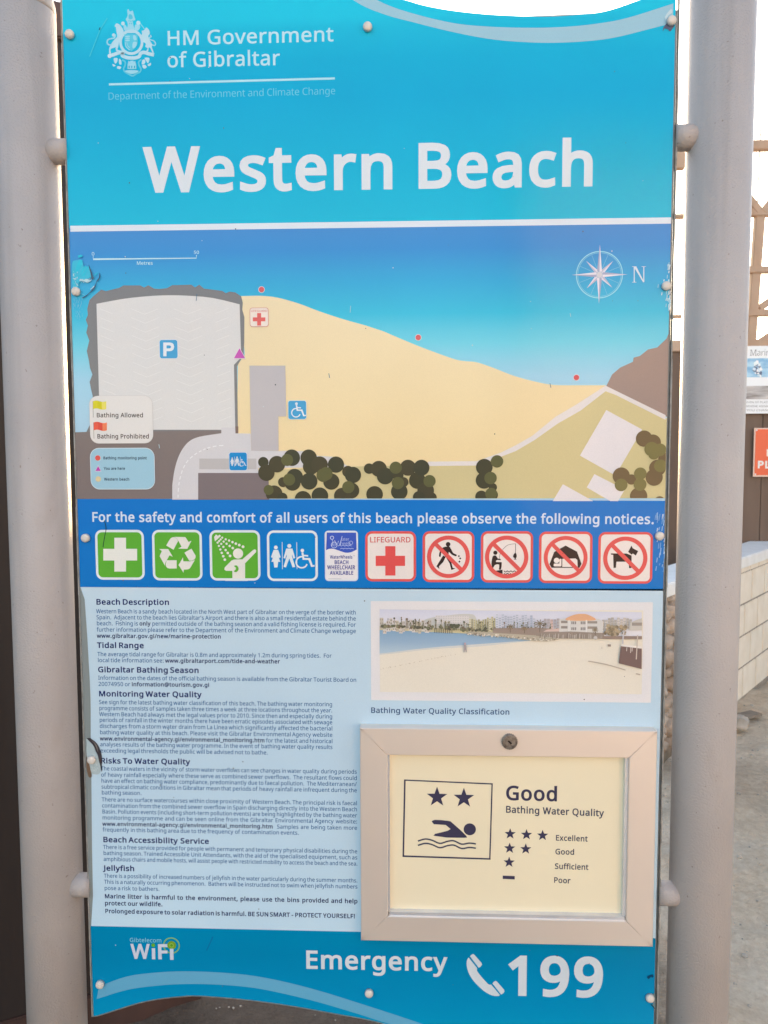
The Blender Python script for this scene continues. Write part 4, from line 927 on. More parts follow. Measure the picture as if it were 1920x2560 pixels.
L7(769, 'Marine litter is harmful to the environment, please use the bins provided and help', UR, 'bold', True)
L7(799, 'protect our wildlife.', None, 'bold', True)
L7(833, 'Prolonged exposure to solar radiation is harmful. BE SUN SMART - PROTECT YOURSELF!', UR - 0.004, 'bold', True)
g.cv = CPH
g.text('Bathing Water Quality Classification', 18, 655, 792, 665, 31, 20, (58, 84, 124), 2)
g.build('body_text', info)

# ---- printed photograph of the beach
g = Art(cv=CPH, base=1)
g.rrect(15, 28, 1585, 598, 4, (224, 220, 220), 2)
rnd = random.Random(3); g.tint = ((224, 217, 210), 0.2)
X0, X1, Y0, Y1 = 65, 1533, 74, 550
SANDP = (228, 218, 200)
g.rrect(X0, Y0, X1, Y1, 1, SANDP, 3)
sk = ramp_paint('photo_sky_ink', [(0.0, (226, 222, 226)), (1.0, (206, 206, 220))], g.P(800, 190).z, g.P(800, 74).z)
g.poly([(X0, Y0), (X1, Y0 + 16), (X1, 240), (X0, 190)], sk, 4)
g.poly(smoothpts([(X0, 330), (200, 315), (350, 298), (480, 290), (600, 284), (760, 268), (900, 252), (1010, 244)], 4) + [(1010, 225), (700, 215), (400, 198), (X0, 186)], (204, 204, 200), 5)
wt = ramp_paint('photo_water_ink', [(0.0, (180, 198, 208)), (0.5, (152, 176, 198)), (1.0, (134, 164, 190))], g.P(100, 325).z, g.P(100, 188).z)
g.poly(smoothpts([(X0, 322), (150, 312), (280, 296), (400, 284), (520, 276), (660, 266), (800, 256), (935, 248)], 4) + [(900, 235), (700, 215), (400, 200), (X0, 186)], wt, 6)
g.poly([(X0, 168), (400, 178), (700, 190), (1000, 220), (1000, 234), (700, 216), (400, 203), (250, 196), (X0, 190)], (196, 184, 140), 7)
def bld(x, y, w, h_, c, l=7, win=None):
    g.poly([(x, y), (x + w, y + w * 0.01), (x + w, y + h_), (x, y + h_)], c, l)
    if win:
        nx, ny, wc = win
        for i in range(nx):
            for j in range(ny): 
                a0 = x + w * (i + 0.25) / nx; b0 = y + h_ * (j + 0.25) / ny
                g.poly([(a0, b0), (a0 + w * 0.5 / nx, b0), (a0 + w * 0.5 / nx, b0 + h_ * 0.45 / ny), (a0, b0 + h_ * 0.45 / ny)], wc, l + 0.5)
g.poly(smoothpts([(250, 180), (300, 140), (370, 118), (480, 104), (560, 100), (600, 112), (620, 180)], 4), (192, 190, 184), 7)
for i in range(16): bld(66 + i * 18, 112 + rnd.random() * 40, 14 + rnd.random() * 12, 62, rnd.choice([(206, 196, 186), (196, 184, 160), (186, 176, 160), (216, 208, 204)]), 7.2, (2, 3, (150, 138, 124)))
bld(378, 108, 188, 46, (212, 206, 204), 7.6, (14, 4, (190, 184, 184)))
for i in range(12): bld(566 + i * 12.5, 112 + rnd.random() * 26, 10, 80, rnd.choice([(206, 196, 148), (188, 182, 140), (160, 154, 120), (222, 212, 176)]), 7.8, (2, 6, (140, 134, 108)))
for i in range(14): bld(716 + i * 16, 98 + rnd.random() * 26, 13, 92, rnd.choice([(206, 210, 222), (178, 186, 206), (196, 200, 214), (214, 216, 226)]), 7.9, (2, 7, (140, 148, 168)))
for i in range(6): bld(985 + i * 18, 120 + rnd.random() * 14, 15, 66, rnd.choice([(214, 180, 170), (200, 196, 200), (176, 172, 178)]), 7.6, (2, 4, (160, 140, 136)))
for i in range(10): bld(1310 + i * 17, 118 + rnd.random() * 14, 14, 60, rnd.choice([(206, 196, 186), (188, 178, 168), (216, 206, 196)]), 7.6, (2, 4, (150, 138, 126)))
DK = [(86, 88, 62), (104, 104, 76), (72, 70, 54), (122, 116, 84), (96, 78, 62)]
for i in range(230):      # palms, hedges and shrubs along the far shore
    x = X0 + 6 + rnd.random() * 985; base = 170 + (x - 65) * 0.045
    if rnd.random() < 0.35:
        hgt = 20 + rnd.random() * 40; g.poly([(x - 1.3, base), (x - 1, base - hgt), (x + 1, base - hgt), (x + 1.3, base)], rnd.choice(DK), 8.4)
        g.circle(x, base - hgt, 3 + rnd.random() * 3, rnd.choice(DK), 8.6, 7)
    else: g.circle(x, base - rnd.random() * 16 * (1 if x > 350 else 0.6), 4 + rnd.random() * 6, rnd.choice(DK), 8.3 + rnd.random() * 0.6, 8)
for i in range(8): g.circle(465 + i * 6, 160 + rnd.random() * 14, 9, (66, 70, 50), 9, 9)
for i in range(9): g.stroke([(374 + i * 12, 176 + i), (374 + i * 12, 204 + i * 0.6)], 3.4, (70, 66, 56), 9)
g.poly([(560, 196), (760, 202), (930, 214), (1072, 240), (1000, 252), (930, 250), (760, 226), (560, 210)], (172, 160, 138), 9)
for i in range(90):
    x = 545 + rnd.random() * 500; y = 200 + (x - 545) * 0.082 + rnd.random() * 14
    g.circle(x, y, 2.5 + rnd.random() * 3.5, rnd.choice([(206, 196, 180), (150, 138, 118), (226, 216, 200), (126, 112, 96)]), 9.3 + rnd.random() * 0.4, 6)
g.poly([(700, 178), (960, 176), (1080, 186), (1080, 234), (1000, 222), (700, 204)], (138, 118, 106), 8.2)
g.poly([(1000, 186), (1080, 178), (1080, 196), (980, 198)], (208, 176, 164), 8.8)
# house with the orange roof
g.poly([(1070, 128), (1130, 118), (1290, 126), (1316, 140), (1312, 224), (1070, 232)], (206, 202, 196), 9); g.poly(smoothpts([(1104, 126), (1150, 104), (1190, 98), (1230, 102), (1275, 128), (1240, 136), (1130, 136)], 3, True), (222, 158, 112), 9.6)
for j in range(2):
    for x in (1138, 1190):
        for k in range(3): g.rrect(x + k * 10, 140 + j * 33, x + k * 10 + 6, 156 + j * 33, 1, (110, 100, 96), 9.7)
    g.rrect(1080, 136 + j * 30, 1116, 150 + j * 30, 1, (130, 120, 112), 9.7); g.rrect(1228, 138 + j * 30, 1282, 152 + j * 30, 1, (136, 126, 116), 9.7)
for x in (1122, 1218): g.rrect(x, 132, x + 5, 230, 1, (224, 220, 216), 9.8)
g.poly([(940, 205), (1130, 196), (1320, 205), (1320, 238), (1080, 236), (940, 220)], (134, 118, 106), 9.85)
for i in range(70):
    x = 960 + rnd.random() * 350; g.stroke([(x, 236), (x + 2, 205 + rnd.random() * 12)], 2.4, rnd.choice([(160, 148, 136), (104, 90, 80), (186, 176, 164)]), 9.9)
for x, y, s_ in ((960, 150, 30), (1270, 186, 18), (795, 168, 20), (875, 176, 18)):
    g.stroke([(x, y), (x + 1, y + s_ * 1.7)], 4, (96, 80, 62), 9.92)
    for t in range(9): g.stroke([(x, y), (x + s_ * math.cos(t * 0.7), y + s_ * 0.8 * math.sin(t * 0.7) + 3)], 4, (116, 100, 74), 9.94)
for i in range(60): g.circle(1325 + rnd.random() * 120, 165 + rnd.random() * 50, 5 + rnd.random() * 7, rnd.choice([(124, 106, 78), (146, 128, 100), (104, 90, 66), (168, 146, 112)]), 9.9 + rnd.random() * 0.05, 8)
g.poly([(1312, 222), (1532, 222), (1532, 240), (1312, 238)], (130, 108, 96), 9.96)
g.poly([(1462, 150), (1500, 132), (1532, 122), (1532, 190), (1462, 190)], (196, 188, 178), 9.6); g.rrect(1476, 146, 1532, 164, 1, (140, 130, 120), 9.8)
g.poly([(1414, 276), (1531, 290), (1530, 406), (1402, 374)], (98, 72, 68), 9.7); g.poly([(1418, 268), (1531, 280), (1531, 292), (1414, 278)], (232, 222, 212), 9.8)
for x, yy in ((1448, 306), (1470, 316), (1478, 308)): g.stroke([(x, 284), (x - 2, yy)], 3.5, (206, 194, 184), 9.9)
g.stroke([(1508, 216), (1500, 352)], 6, (196, 180, 164), 9.9); g.stroke([(1430, 190), (1424, 266)], 8, (190, 186, 190), 9.9)
g.stroke(smoothpts([(1232, 362), (1300, 374), (1360, 388), (1440, 412)], 3), 6, (176, 160, 142), 9); g.poly([(1340, 268), (1358, 268), (1358, 281), (1342, 280)], (128, 112, 104), 9); g.circle(1272, 232, 11, (190, 184, 180), 9.98, 9); g.stroke([(1498, 432), (1522, 438)], 7, (176, 158, 140), 9)
g.stroke([(1308, 282), (1308, 294)], 3, (180, 166, 150), 9)
g.circle(543, 264, 6, (190, 150, 152), 9.5, 10); g.poly([(537, 270), (549, 270), (552, 312), (547, 312), (544, 296), (540, 312), (535, 312)], (150, 140, 142), 9.5)
for i in range(40):
    x = X0 + 8 + rnd.random() * 420; g.circle(x, 406 - (x - 65) * 0.2 + rnd.random() * 4, 1.6 + rnd.random() * 1.6, (196, 182, 160), 5, 6)
g.build('beach_photograph', info)

# ---- footer
FOOT = ramp_paint('footer_ink', [(0.0, (4, 150, 192)), (0.35, (2, 138, 186)), (0.75, (0, 128, 174)), (1.0, (0, 132, 176))], at(900, 2600).z, at(900, 2320).z)
g = Art(); fp = [(XL + 0.0002, zi1), (XR, zi1)] + [(max(min(p[0], XR), XL + 0.0006), p[1] + 0.0018) for p in bot[::-1]]
g.flat([fp], FOOT, 2)
foot = g.build('footer_band', sign)
g = Art(cv=FULL, base=1)
fu = smoothpts([C7(*p) for p in ((428, 1150), (550, 1107), (680, 1090), (800, 1085), (950, 1090), (1100, 1105), (1250, 1135), (1400, 1175), (1550, 1222))] + [C8(60, 1170), C8(150, 1199), C8(280, 1242), (1150, 2592), (1300, 2636)], 4)
fl = smoothpts([C7(*p) for p in ((418, 1205), (550, 1165), (680, 1147), (800, 1140), (950, 1143), (1100, 1157), (1250, 1187), (1400, 1225), (1560, 1273))] + [C8(67, 1216), C8(150, 1243), (1040, 2580), (1150, 2620), (1300, 2666)], 4)
g.poly(fu + fl[::-1], (98, 166, 198), 2); g.build('curved_stripe', foot)
g = Art(base=1); EW = (204, 212, 218)
g.text('Emergency', 766, 2421.5, 1119, 2428, 46, 26, EW, 3); g.build('emergency_word', foot)
g = Art(base=1); g.text('199', 1269.5, 2488.5, 1506.5, 2494, 101, 34, EW, 3); g.build('emergency_number', foot)
g = Art(cv=CTEL, base=1)
g.poly(smoothpts([(255, 275), (215, 340), (195, 440), (210, 580), (270, 760), (380, 940), (520, 1100), (700, 1260), (880, 1370), (1020, 1415), (1150, 1415)], 3) + [(1180, 1385), (925, 1080), (870, 1078)] + smoothpts([(830, 1060), (680, 900), (580, 780), (500, 670)], 3) + [(505, 590)], EW, 3)
g.poly([(295, 240), (330, 200), (385, 168), (420, 190), (640, 440), (650, 490), (605, 550), (555, 580)], EW, 3); g.poly([(962, 1045), (1000, 995), (1055, 965), (1090, 985), (1310, 1235), (1315, 1290), (1270, 1345), (1215, 1370)], EW, 3)
g.build('telephone_symbol', foot)
g = Art(cv=CWIFI, base=1); WF = (196, 204, 218); GF = (92, 164, 52)
g.text('Gibtelecom', 155, 358, 972, 372, 108, 14, (120, 190, 214), 3)
g.text('W', 175, 795, 680, 798, 392, 28, WF, 3)
g.poly([(722, 520), (810, 520), (818, 805), (728, 805)], WF, 3); g.circle(760, 440, 50, GF, 3)
g.poly([(882, 412), (1140, 412), (1140, 492), (972, 492), (974, 578), (1130, 578), (1130, 655), (976, 655), (986, 806), (892, 806)], WF, 3)
g.poly([(1190, 530), (1285, 530), (1290, 820), (1198, 820)], WF, 3.4)
g.ring(1232, 450, 218, 185, (120, 176, 110), 2.4); g.circle(1238, 443, 114, (116, 158, 44), 3.2); g.ring(1236, 445, 55, 42, (150, 190, 90), 3.6); g.circle(1236, 445, 28, (90, 150, 40), 3.6)
g.build('network_logo', foot)

# ---- rivets
RIV = surf('cream_plastic_cap', (0.62, 0.56, 0.50), (0.72, 0.66, 0.60), scale=40, rough=0.45, bump=0.0004, bscale=160)
m = MB(); m.lathe((0, 0, 0), [(0.0066, -0.001), (0.0067, 0.0028), (0.0062, 0.0042), (0.0048, 0.0053), (0.0028, 0.0059), (0.0001, 0.0061)], (0, -1, 0), RIV, 28)
riv = None
for x, y in ((174, 86), (190, 729), (213.7, 1345), (229, 1899.5), (250, 2461), (919, 67), (1679, 52), (1665.5, 715), (1648.7, 1340), (922.6, 2483), (1625, 2495)):
    p = at(x, y, -0.003)
    if riv is None: riv = o = m.build('rivet', sign, smooth=True)
    else: o = riv.copy(); COL.objects.link(o); o.parent = sign
    o.matrix_parent_inverse = Matrix.Translation(-Vector(sign.location)); o.location = (p.x, -0.0016, p.z)

# ---- scuffed and torn film round the fixings
g = Art(cv=CT1, base=14)
CY, CYL, WHT, CRK, DKB = (44, 190, 216), (110, 206, 226), (176, 210, 220), (36, 62, 96), (70, 96, 120)
g.poly(smoothpts([(185, 470), (260, 430), (380, 420), (420, 560), (530, 560), (580, 760), (470, 830), (330, 880), (300, 1000), (200, 990), (180, 700)], 3, True), (60, 184, 214), 0.5)
for p in ([(300, 470), (345, 415), (395, 430), (395, 500), (330, 620), (270, 690), (240, 640)], [(400, 590), (460, 530), (470, 560), (380, 700), (360, 740)], [(430, 680), (515, 540), (520, 580), (440, 740), (370, 760)], [(630, 760), (650, 720), (715, 665), (690, 720)], [(300, 330), (360, 310), (405, 330), (380, 360), (310, 380)]): g.poly(p, CY, 1)
g.poly(smoothpts([(330, 850), (350, 810), (430, 830), (480, 810), (570, 850), (540, 870), (490, 890), (440, 870), (380, 860)], 2, True), WHT, 1.2)
rn = random.Random(5)
for i in range(60):
    x, y = 190 + rn.random() * 110, 650 + rn.random() * 420
    g.poly([(x, y), (x + 8 + rn.random() * 18, y - 10 + rn.random() * 20), (x + rn.random() * 12, y + 10 + rn.random() * 26)], rn.choice([CYL, WHT, (130, 190, 212)]), 1.4)
for i in range(30):
    x, y = 340 + rn.random() * 250, 800 + rn.random() * 80
    g.poly([(x, y), (x + 6 + rn.random() * 14, y - 6 + rn.random() * 12), (x + rn.random() * 10, y + 6 + rn.random() * 18)], rn.choice([CYL, (200, 222, 230), (190, 200, 214)]), 1.5)
g.poly(smoothpts([(525, 520), (555, 590), (600, 700), (610, 750), (635, 800), (590, 830), (575, 770), (560, 690), (535, 590)], 2, True), DKB, 1.6); g.stroke([(527, 525), (560, 650), (590, 770)], 8, CRK, 1.8)
g.poly(smoothpts([(750, 680), (765, 760), (740, 830), (690, 880), (650, 1010), (560, 1100), (440, 1200), (380, 1205), (490, 1140), (590, 1040), (660, 930), (690, 850), (735, 790)], 2, True), DKB, 1.6); g.stroke(smoothpts([(750, 690), (752, 760), (690, 870), (645, 1010), (540, 1110), (420, 1200)], 3), 7, CRK, 1.8)
g.stroke(smoothpts([(640, 960), (600, 1000), (560, 1030)], 3), 14, WHT, 1.7); g.stroke(smoothpts([(330, 1120), (400, 1130), (450, 1160)], 3), 8, CYL, 1.7)
for i in range(40):
    x, y = 200 + rn.random() * 190, 1180 + rn.random() * 420; g.stroke([(x, y), (x + 4, y + 20 + rn.random() * 60)], 4, (140, 198, 220), 1.3)
g.build('torn_film', sign, 'torn blue film with dark cracks beside the left fixing')
g = Art(cv=CT2, base=10)
g.poly(smoothpts([(300, 505), (380, 600), (500, 720), (560, 860), (620, 980), (650, 1150), (680, 1260), (725, 1430), (722, 1180), (720, 980), (655, 760), (560, 610), (430, 510), (410, 490)], 3, True), (66, 62, 66), 1)
g.poly(smoothpts([(430, 545), (520, 640), (585, 790), (620, 880), (600, 740), (540, 630)], 3, True), (122, 114, 108), 1.3)
g.poly(smoothpts([(300, 505), (390, 590), (490, 700), (540, 830), (600, 950), (640, 1120), (690, 1300), (640, 1480), (500, 1480), (430, 1420), (380, 1210), (330, 1080), (300, 850), (305, 650)], 3, True), (170, 186, 190), 1.6)
for i in range(26):
    x, y = 420 + rn.random() * 190, 1190 + rn.random() * 180; g.stroke([(x, y), (x + 30, y + 25 + rn.random() * 30)], 7, rn.choice([(206, 214, 212), (140, 156, 160)]), 1.8)
g.poly(smoothpts([(300, 1000), (335, 1090), (390, 1230), (430, 1420), (440, 1560), (360, 1560), (300, 1300)], 3, True), (112, 92, 76), 1.2)
g.build('torn_film', sign, 'curled pale film with a dark gap beside the words about risks')
g = Art(cv=CT3, base=8)
g.poly(smoothpts([(600, 620), (660, 590), (740, 570), (760, 620), (720, 660), (700, 620), (640, 690), (600, 660)], 2, True), (8, 62, 96), 1); g.build('torn_film', sign, 'small dark tear above the lower right fixing'); g = Art(cv=CT3, base=8); g.poly([(700, 1080), (800, 1060), (810, 1440), (740, 1370), (760, 1240)], (118, 134, 134), 1); g.stroke([(690, 1340), (800, 1460)], 22, (24, 52, 64), 1.5); g.circle(655, 1200, 108, (14, 84, 110), 0.8)
g.build('torn_film', sign, 'scuffed film beside the lower right fixing')
g = Art(cv=CTR, base=6)
g.poly(smoothpts([(780, 470), (830, 430), (900, 470), (950, 490), (900, 560), (860, 600), (830, 560), (760, 540), (730, 600), (740, 520)], 2, True), (92, 98, 124), 1); g.poly(smoothpts([(890, 180), (910, 240), (830, 300), (780, 400), (770, 320), (830, 230)], 2, True), (196, 216, 224), 1)
g.build('torn_film', sign, 'dark torn film beside the upper right fixing')
g = Art(cv=C4, base=6)
for i in range(46):
    y = 200 + rn.random() * 200; x = 1236 - rn.random() ** 2 * 55 * (1 - abs(y - 300) / 130); g.stroke([(x, y), (x - 2, y + 6 + rn.random() * 16)], 4, rn.choice([(190, 220, 234), (150, 204, 226), (214, 226, 232)]), 1)
g.build('scuff_mark', sign); g = Art(cv=C6, base=6)
for i in range(40):
    y = 95 + rn.random() * 260; x = 1212 - rn.random() ** 2 * 40; g.stroke([(x, y), (x - 3, y + 8 + rn.random() * 24)], 3.5, rn.choice([(150, 190, 226), (110, 164, 214), (196, 214, 230)]), 1.4)
g.build('scuff_mark', sign)
g = Art(cv=C1, base=5)
g.stroke([(464, 80), (432, 132), (388, 245)], 3.5, (70, 206, 230), 1); g.stroke([(433, 120), (430, 131)], 5, (20, 80, 110), 1.2); g.build('scratch_mark', sign); g = Art(cv=C5, base=5); g.stroke(smoothpts([(452, 140), (459, 175), (452, 215), (446, 255)], 4), 3, (30, 60, 60), 1.5); g.build('scratch_mark', sign); g = Art(cv=C7, base=5); g.stroke([(920, 935), (893, 995)], 5, (2, 112, 160), 1)
g.build('scratch_mark', sign)

# small specks of dirt all over the face
g = Art(base=13); rn = random.Random(31)
for i in range(70):
    x, y = rn.uniform(230, 1620), rn.uniform(90, 2480); r = rn.uniform(0.7, 1.9)
    g.circle(x, y, r, rn.choice([(70, 78, 84), (96, 92, 86), (196, 206, 210)]), 1, 6)
for i in range(6):
    x, y = rn.uniform(240, 1600), rn.uniform(600, 1200); g.stroke([(x, y), (x + rn.uniform(-4, 4), y + rn.uniform(6, 18))], 1.4, rn.choice([(60, 110, 140), (176, 206, 216)]), 1)
o = g.build('dirt_specks', sign); o['kind'] = 'stuff'
# ---- framed notice
case = MB()
CASEP = surf('satin_aluminium', (0.86, 0.745, 0.655), (0.90, 0.785, 0.69), scale=5, rough=0.36, bump=0.00015, bscale=900, metal=0.5)
YF = -0.020
c4_ = [at(*C8(*p), YF) for p in ((60, 93), (1222, 107), (1213, 951), (68, 926))]
x0 = (c4_[0].x + c4_[3].x) / 2; x1 = (c4_[1].x + c4_[2].x) / 2; z1 = (c4_[0].z + c4_[1].z) / 2; z0 = (c4_[2].z + c4_[3].z) / 2
i4 = [at(*C8(*p), YF) for p in ((168, 200), (1112, 212), (1106, 850), (175, 830))]
u0 = (i4[0].x + i4[3].x) / 2; u1 = (i4[1].x + i4[2].x) / 2; w1 = (i4[0].z + i4[1].z) / 2; w0 = (i4[2].z + i4[3].z) / 2
fr_mesh = MB()
O4 = [(x0, z1), (x1, z1), (x1, z0), (x0, z0)]; I4 = [(u0, w1), (u1, w1), (u1, w0), (u0, w0)]
gp_ = 0.00035
for i in range(4):
    a, b = Vector(O4[i]), Vector(O4[(i + 1) % 4]); c_, d_ = Vector(I4[(i + 1) % 4]), Vector(I4[i])
    t = (b - a).normalized() * gp_
    prof = [a + t, b - t, c_ - t, d_ + t]
    bv = 0.0012
    inn = (d_ + c_ - a - b).normalized() * bv
    f0 = [Vector((p.x, 0.0, p.y)) for p in prof]
    f1 = [Vector((p.x, YF + bv, p.y)) for p in prof]
    tops = [prof[0] + inn + t * 0, prof[1] + inn, prof[2] - inn, prof[3] - inn]
    f2 = [Vector((p.x, YF, p.y)) for p in tops]
    vs = f0 + f1 + f2; fs = [(8, 9, 10, 11)]
    for k in range(4):
        k2 = (k + 1) % 4; fs += [(k, k2, 4 + k2, 4 + k), (4 + k, 4 + k2, 8 + k2, 8 + k)]
    fr_mesh.add(vs, fs, CASEP)
notice = fr_mesh.build('notice_frame', sign)
bm = bmesh.new(); bm.from_mesh(notice.data); bmesh.ops.recalc_face_normals(bm, faces=bm.faces); bm.to_mesh(notice.data); bm.free()
# bright lip along the lower inside edge and the sides
LIP = surf('bright_lip', (0.72, 0.72, 0.74), (0.8, 0.8, 0.82), scale=40, rough=0.25, metal=0.5)
m = MB(); m.box((u0 + 0.002, -0.0175, w0 - 0.0003), (u1 - 0.001, -0.007, w0 + 0.0055), LIP); m.box((u1 - 0.0045, -0.0165, w0 + 0.006), (u1 + 0.0005, -0.007, w1), LIP); m.box((u0 - 0.0003, -0.0165, w0 + 0.006), (u0 + 0.003, -0.007, w1), LIP)
m.build('glazing_lip', notice)
YN = -0.0078
m = MB(); m.box((u0 - 0.004, YN, w0 - 0.004), (u1 + 0.004, -0.003, w1 + 0.004), paint((234, 221, 190), 0.12, 0.4, 0, 'cream_paper', 0.03))
m.build('notice_sheet', notice)
g = Art(YN, C8, 1); NK = (66, 62, 84); NK2 = (72, 72, 90)
g.poly([(235, 295), (582, 310), (573, 609), (229, 598)], NK, 1, [[(241, 300), (577, 315), (568, 603), (235, 592)]])
g.star(364, 364, 42, NK, 1, 5, 0.4); g.star(469, 368, 42, NK, 1, 5, 0.4); g.circle(492, 490, 24, NK, 1)
g.poly(smoothpts([(343, 460), (355, 453), (408, 457), (425, 466), (478, 515), (470, 523), (400, 522)], 2) + [(350, 515), (356, 508), (405, 496), (417, 489), (398, 473), (352, 470)], NK, 1)
for dy in (0, 17): g.stroke(smoothpts([(289, 536 + dy), (318, 528 + dy), (345, 533 + dy), (375, 545 + dy), (405, 537 + dy), (430, 535 + dy), (460, 548 + dy), (490, 544 + dy), (516, 547 + dy)], 4), 6, NK2, 1)
g.text('Good', 634, 376, 833, 381, 57, 26, NK, 1); g.text('Bathing Water Quality', 634, 425, 1017, 440, 27, 22, NK2, 1)
for x, y in ((650, 508), (714, 511), (777, 514), (648, 564), (711, 567), (646, 619)): g.star(x, y, 23, NK, 1, 5, 0.42)
g.poly([(621, 671), (668, 673), (668, 686), (621, 684)], NK, 1)
for tx, a_, b_, y, y2 in (('Excellent', 829, 953, 534, 538), ('Good', 827, 900, 588, 590), ('Sufficient', 825, 956, 645, 649), ('Poor', 822, 886, 699, 702)): g.text(tx, a_, y, b_, y2, 22, 22, NK2, 1)
g.build('notice_print', notice)
LOCK = surf('worn_steel', (0.16, 0.13, 0.11), (0.36, 0.32, 0.28), scale=180, rough=0.4, metal=0.7, bump=0.0006, bscale=300)
lp = at(*C8(647, 145), YF)
m = MB(); m.lathe((lp.x, YF + 0.001, lp.z), [(0.0118, 0), (0.0118, 0.0052), (0.0105, 0.0064), (0.0078, 0.0066), (0.0074, 0.0056), (0.0001, 0.0056)], (0, -1, 0), LOCK, 40)
for k in range(24):
    t = k * math.pi / 12; m.box((lp.x + 0.0117 * math.cos(t) - 0.0005, YF - 0.0036, lp.z + 0.0117 * math.sin(t) - 0.0005), (lp.x + 0.0117 * math.cos(t) + 0.0005, YF + 0.0006, lp.z + 0.0117 * math.sin(t) + 0.0005), LOCK)
lock = m.build('cam_lock', notice, smooth=False)
m = MB(); m.bar((lp.x - 0.0022, YF - 0.0049, lp.z + 0.0022), (lp.x + 0.0026, YF - 0.0049, lp.z - 0.0026), 0.0026, 0.0008, paint((28, 22, 20), 0.5, 0.3, 0, 'keyhole_dark'))
m.build('keyhole', notice)
# ---------------------------------------------------------------- ground
from mathutils import noise as mnoise
SANDY = bpy.data.materials.new('sandy_soil'); SANDY.use_nodes = True
t = SANDY.node_tree; p = t.nodes['Principled BSDF']; p.inputs['Roughness'].default_value = 0.95; p.inputs['Specular IOR Level'].default_value = 0.15
tc = t.nodes.new('ShaderNodeTexCoord')
def nz(scale, detail, rough=0.6):
    n = t.nodes.new('ShaderNodeTexNoise'); n.inputs['Scale'].default_value = scale; n.inputs['Detail'].default_value = detail; n.inputs['Roughness'].default_value = rough
    t.links.new(tc.outputs['Object'], n.inputs['Vector']); return n
na, nb_ = nz(1.6, 6), nz(34, 8, 0.75)
cr = t.nodes.new('ShaderNodeValToRGB')
cr.color_ramp.elements[0].position = 0.37; cr.color_ramp.elements[0].color = (0.64, 0.49, 0.345, 1)
cr.color_ramp.elements[1].position = 0.62; cr.color_ramp.elements[1].color = (0.93, 0.79, 0.62, 1)
mx = t.nodes.new('ShaderNodeMix'); mx.data_type = 'FLOAT'; mx.inputs[0].default_value = 0.5
t.links.new(na.outputs['Fac'], mx.inputs[2]); t.links.new(nb_.outputs['Fac'], mx.inputs[3]); t.links.new(mx.outputs[0], cr.inputs[0])
# darker soil on the plank fence's side, with shade also put into the colour
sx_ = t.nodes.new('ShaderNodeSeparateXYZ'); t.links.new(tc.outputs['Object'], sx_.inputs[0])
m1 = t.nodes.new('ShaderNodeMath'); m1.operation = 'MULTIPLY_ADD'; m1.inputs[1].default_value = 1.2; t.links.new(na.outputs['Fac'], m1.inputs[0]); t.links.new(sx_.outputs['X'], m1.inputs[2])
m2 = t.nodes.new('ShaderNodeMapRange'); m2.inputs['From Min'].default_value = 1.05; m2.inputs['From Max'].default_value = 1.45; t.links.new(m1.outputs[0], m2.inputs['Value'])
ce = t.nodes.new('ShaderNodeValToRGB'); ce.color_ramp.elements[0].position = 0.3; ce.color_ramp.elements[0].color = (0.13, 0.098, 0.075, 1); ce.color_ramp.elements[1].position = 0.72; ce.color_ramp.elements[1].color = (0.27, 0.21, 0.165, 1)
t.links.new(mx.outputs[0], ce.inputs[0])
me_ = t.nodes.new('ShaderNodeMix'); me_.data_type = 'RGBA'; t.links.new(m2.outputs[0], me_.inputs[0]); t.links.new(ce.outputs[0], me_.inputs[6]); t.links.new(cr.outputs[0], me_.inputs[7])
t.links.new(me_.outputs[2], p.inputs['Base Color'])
b1 = t.nodes.new('ShaderNodeBump'); b1.inputs['Strength'].default_value = 1; b1.inputs['Distance'].default_value = 0.045
nc = nz(22, 8, 0.65); t.links.new(nc.outputs['Fac'], b1.inputs['Height']); b2 = t.nodes.new('ShaderNodeBump'); b2.inputs['Strength'].default_value = 1; b2.inputs['Distance'].default_value = 0.007
nd = nz(75, 6, 0.7); t.links.new(nd.outputs['Fac'], b2.inputs['Height']); t.links.new(b1.outputs[0], b2.inputs['Normal']); t.links.new(b2.outputs[0], p.inputs['Normal'])
N = 230
sp_ = lambda k: 0.045 * 28 * math.sinh((k - N / 2) / 28.0) * 0.9
xs = [1.0 + sp_(k) for k in range(N + 1)]; ys = [1.8 + sp_(k) for k in range(N + 1)]
def gz(x, y):
    d = math.hypot(x - 1, y - 1.8)
    if d > 14: return -0.03
    f = max(0, 1 - d / 14)
    a = mnoise.noise(Vector((x * 1.1, y * 1.1, 0))) * 0.035 + mnoise.noise(Vector((x * 3.2, y * 3.2, 4))) * 0.03 + mnoise.noise(Vector((x * 8, y * 8, 9))) * 0.018
    return -0.03 * (1 - f) + (a - 0.012) * f
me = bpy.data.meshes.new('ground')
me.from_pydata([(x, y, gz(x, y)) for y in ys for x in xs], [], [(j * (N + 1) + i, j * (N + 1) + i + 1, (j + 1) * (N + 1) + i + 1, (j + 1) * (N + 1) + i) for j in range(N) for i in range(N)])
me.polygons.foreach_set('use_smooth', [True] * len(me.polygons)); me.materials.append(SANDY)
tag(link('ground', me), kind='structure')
rs = random.Random(11)
STN = surf('pale_stone', (0.34, 0.29, 0.23), (0.52, 0.46, 0.40), scale=12, rough=0.85, bump=0.004, bscale=40)
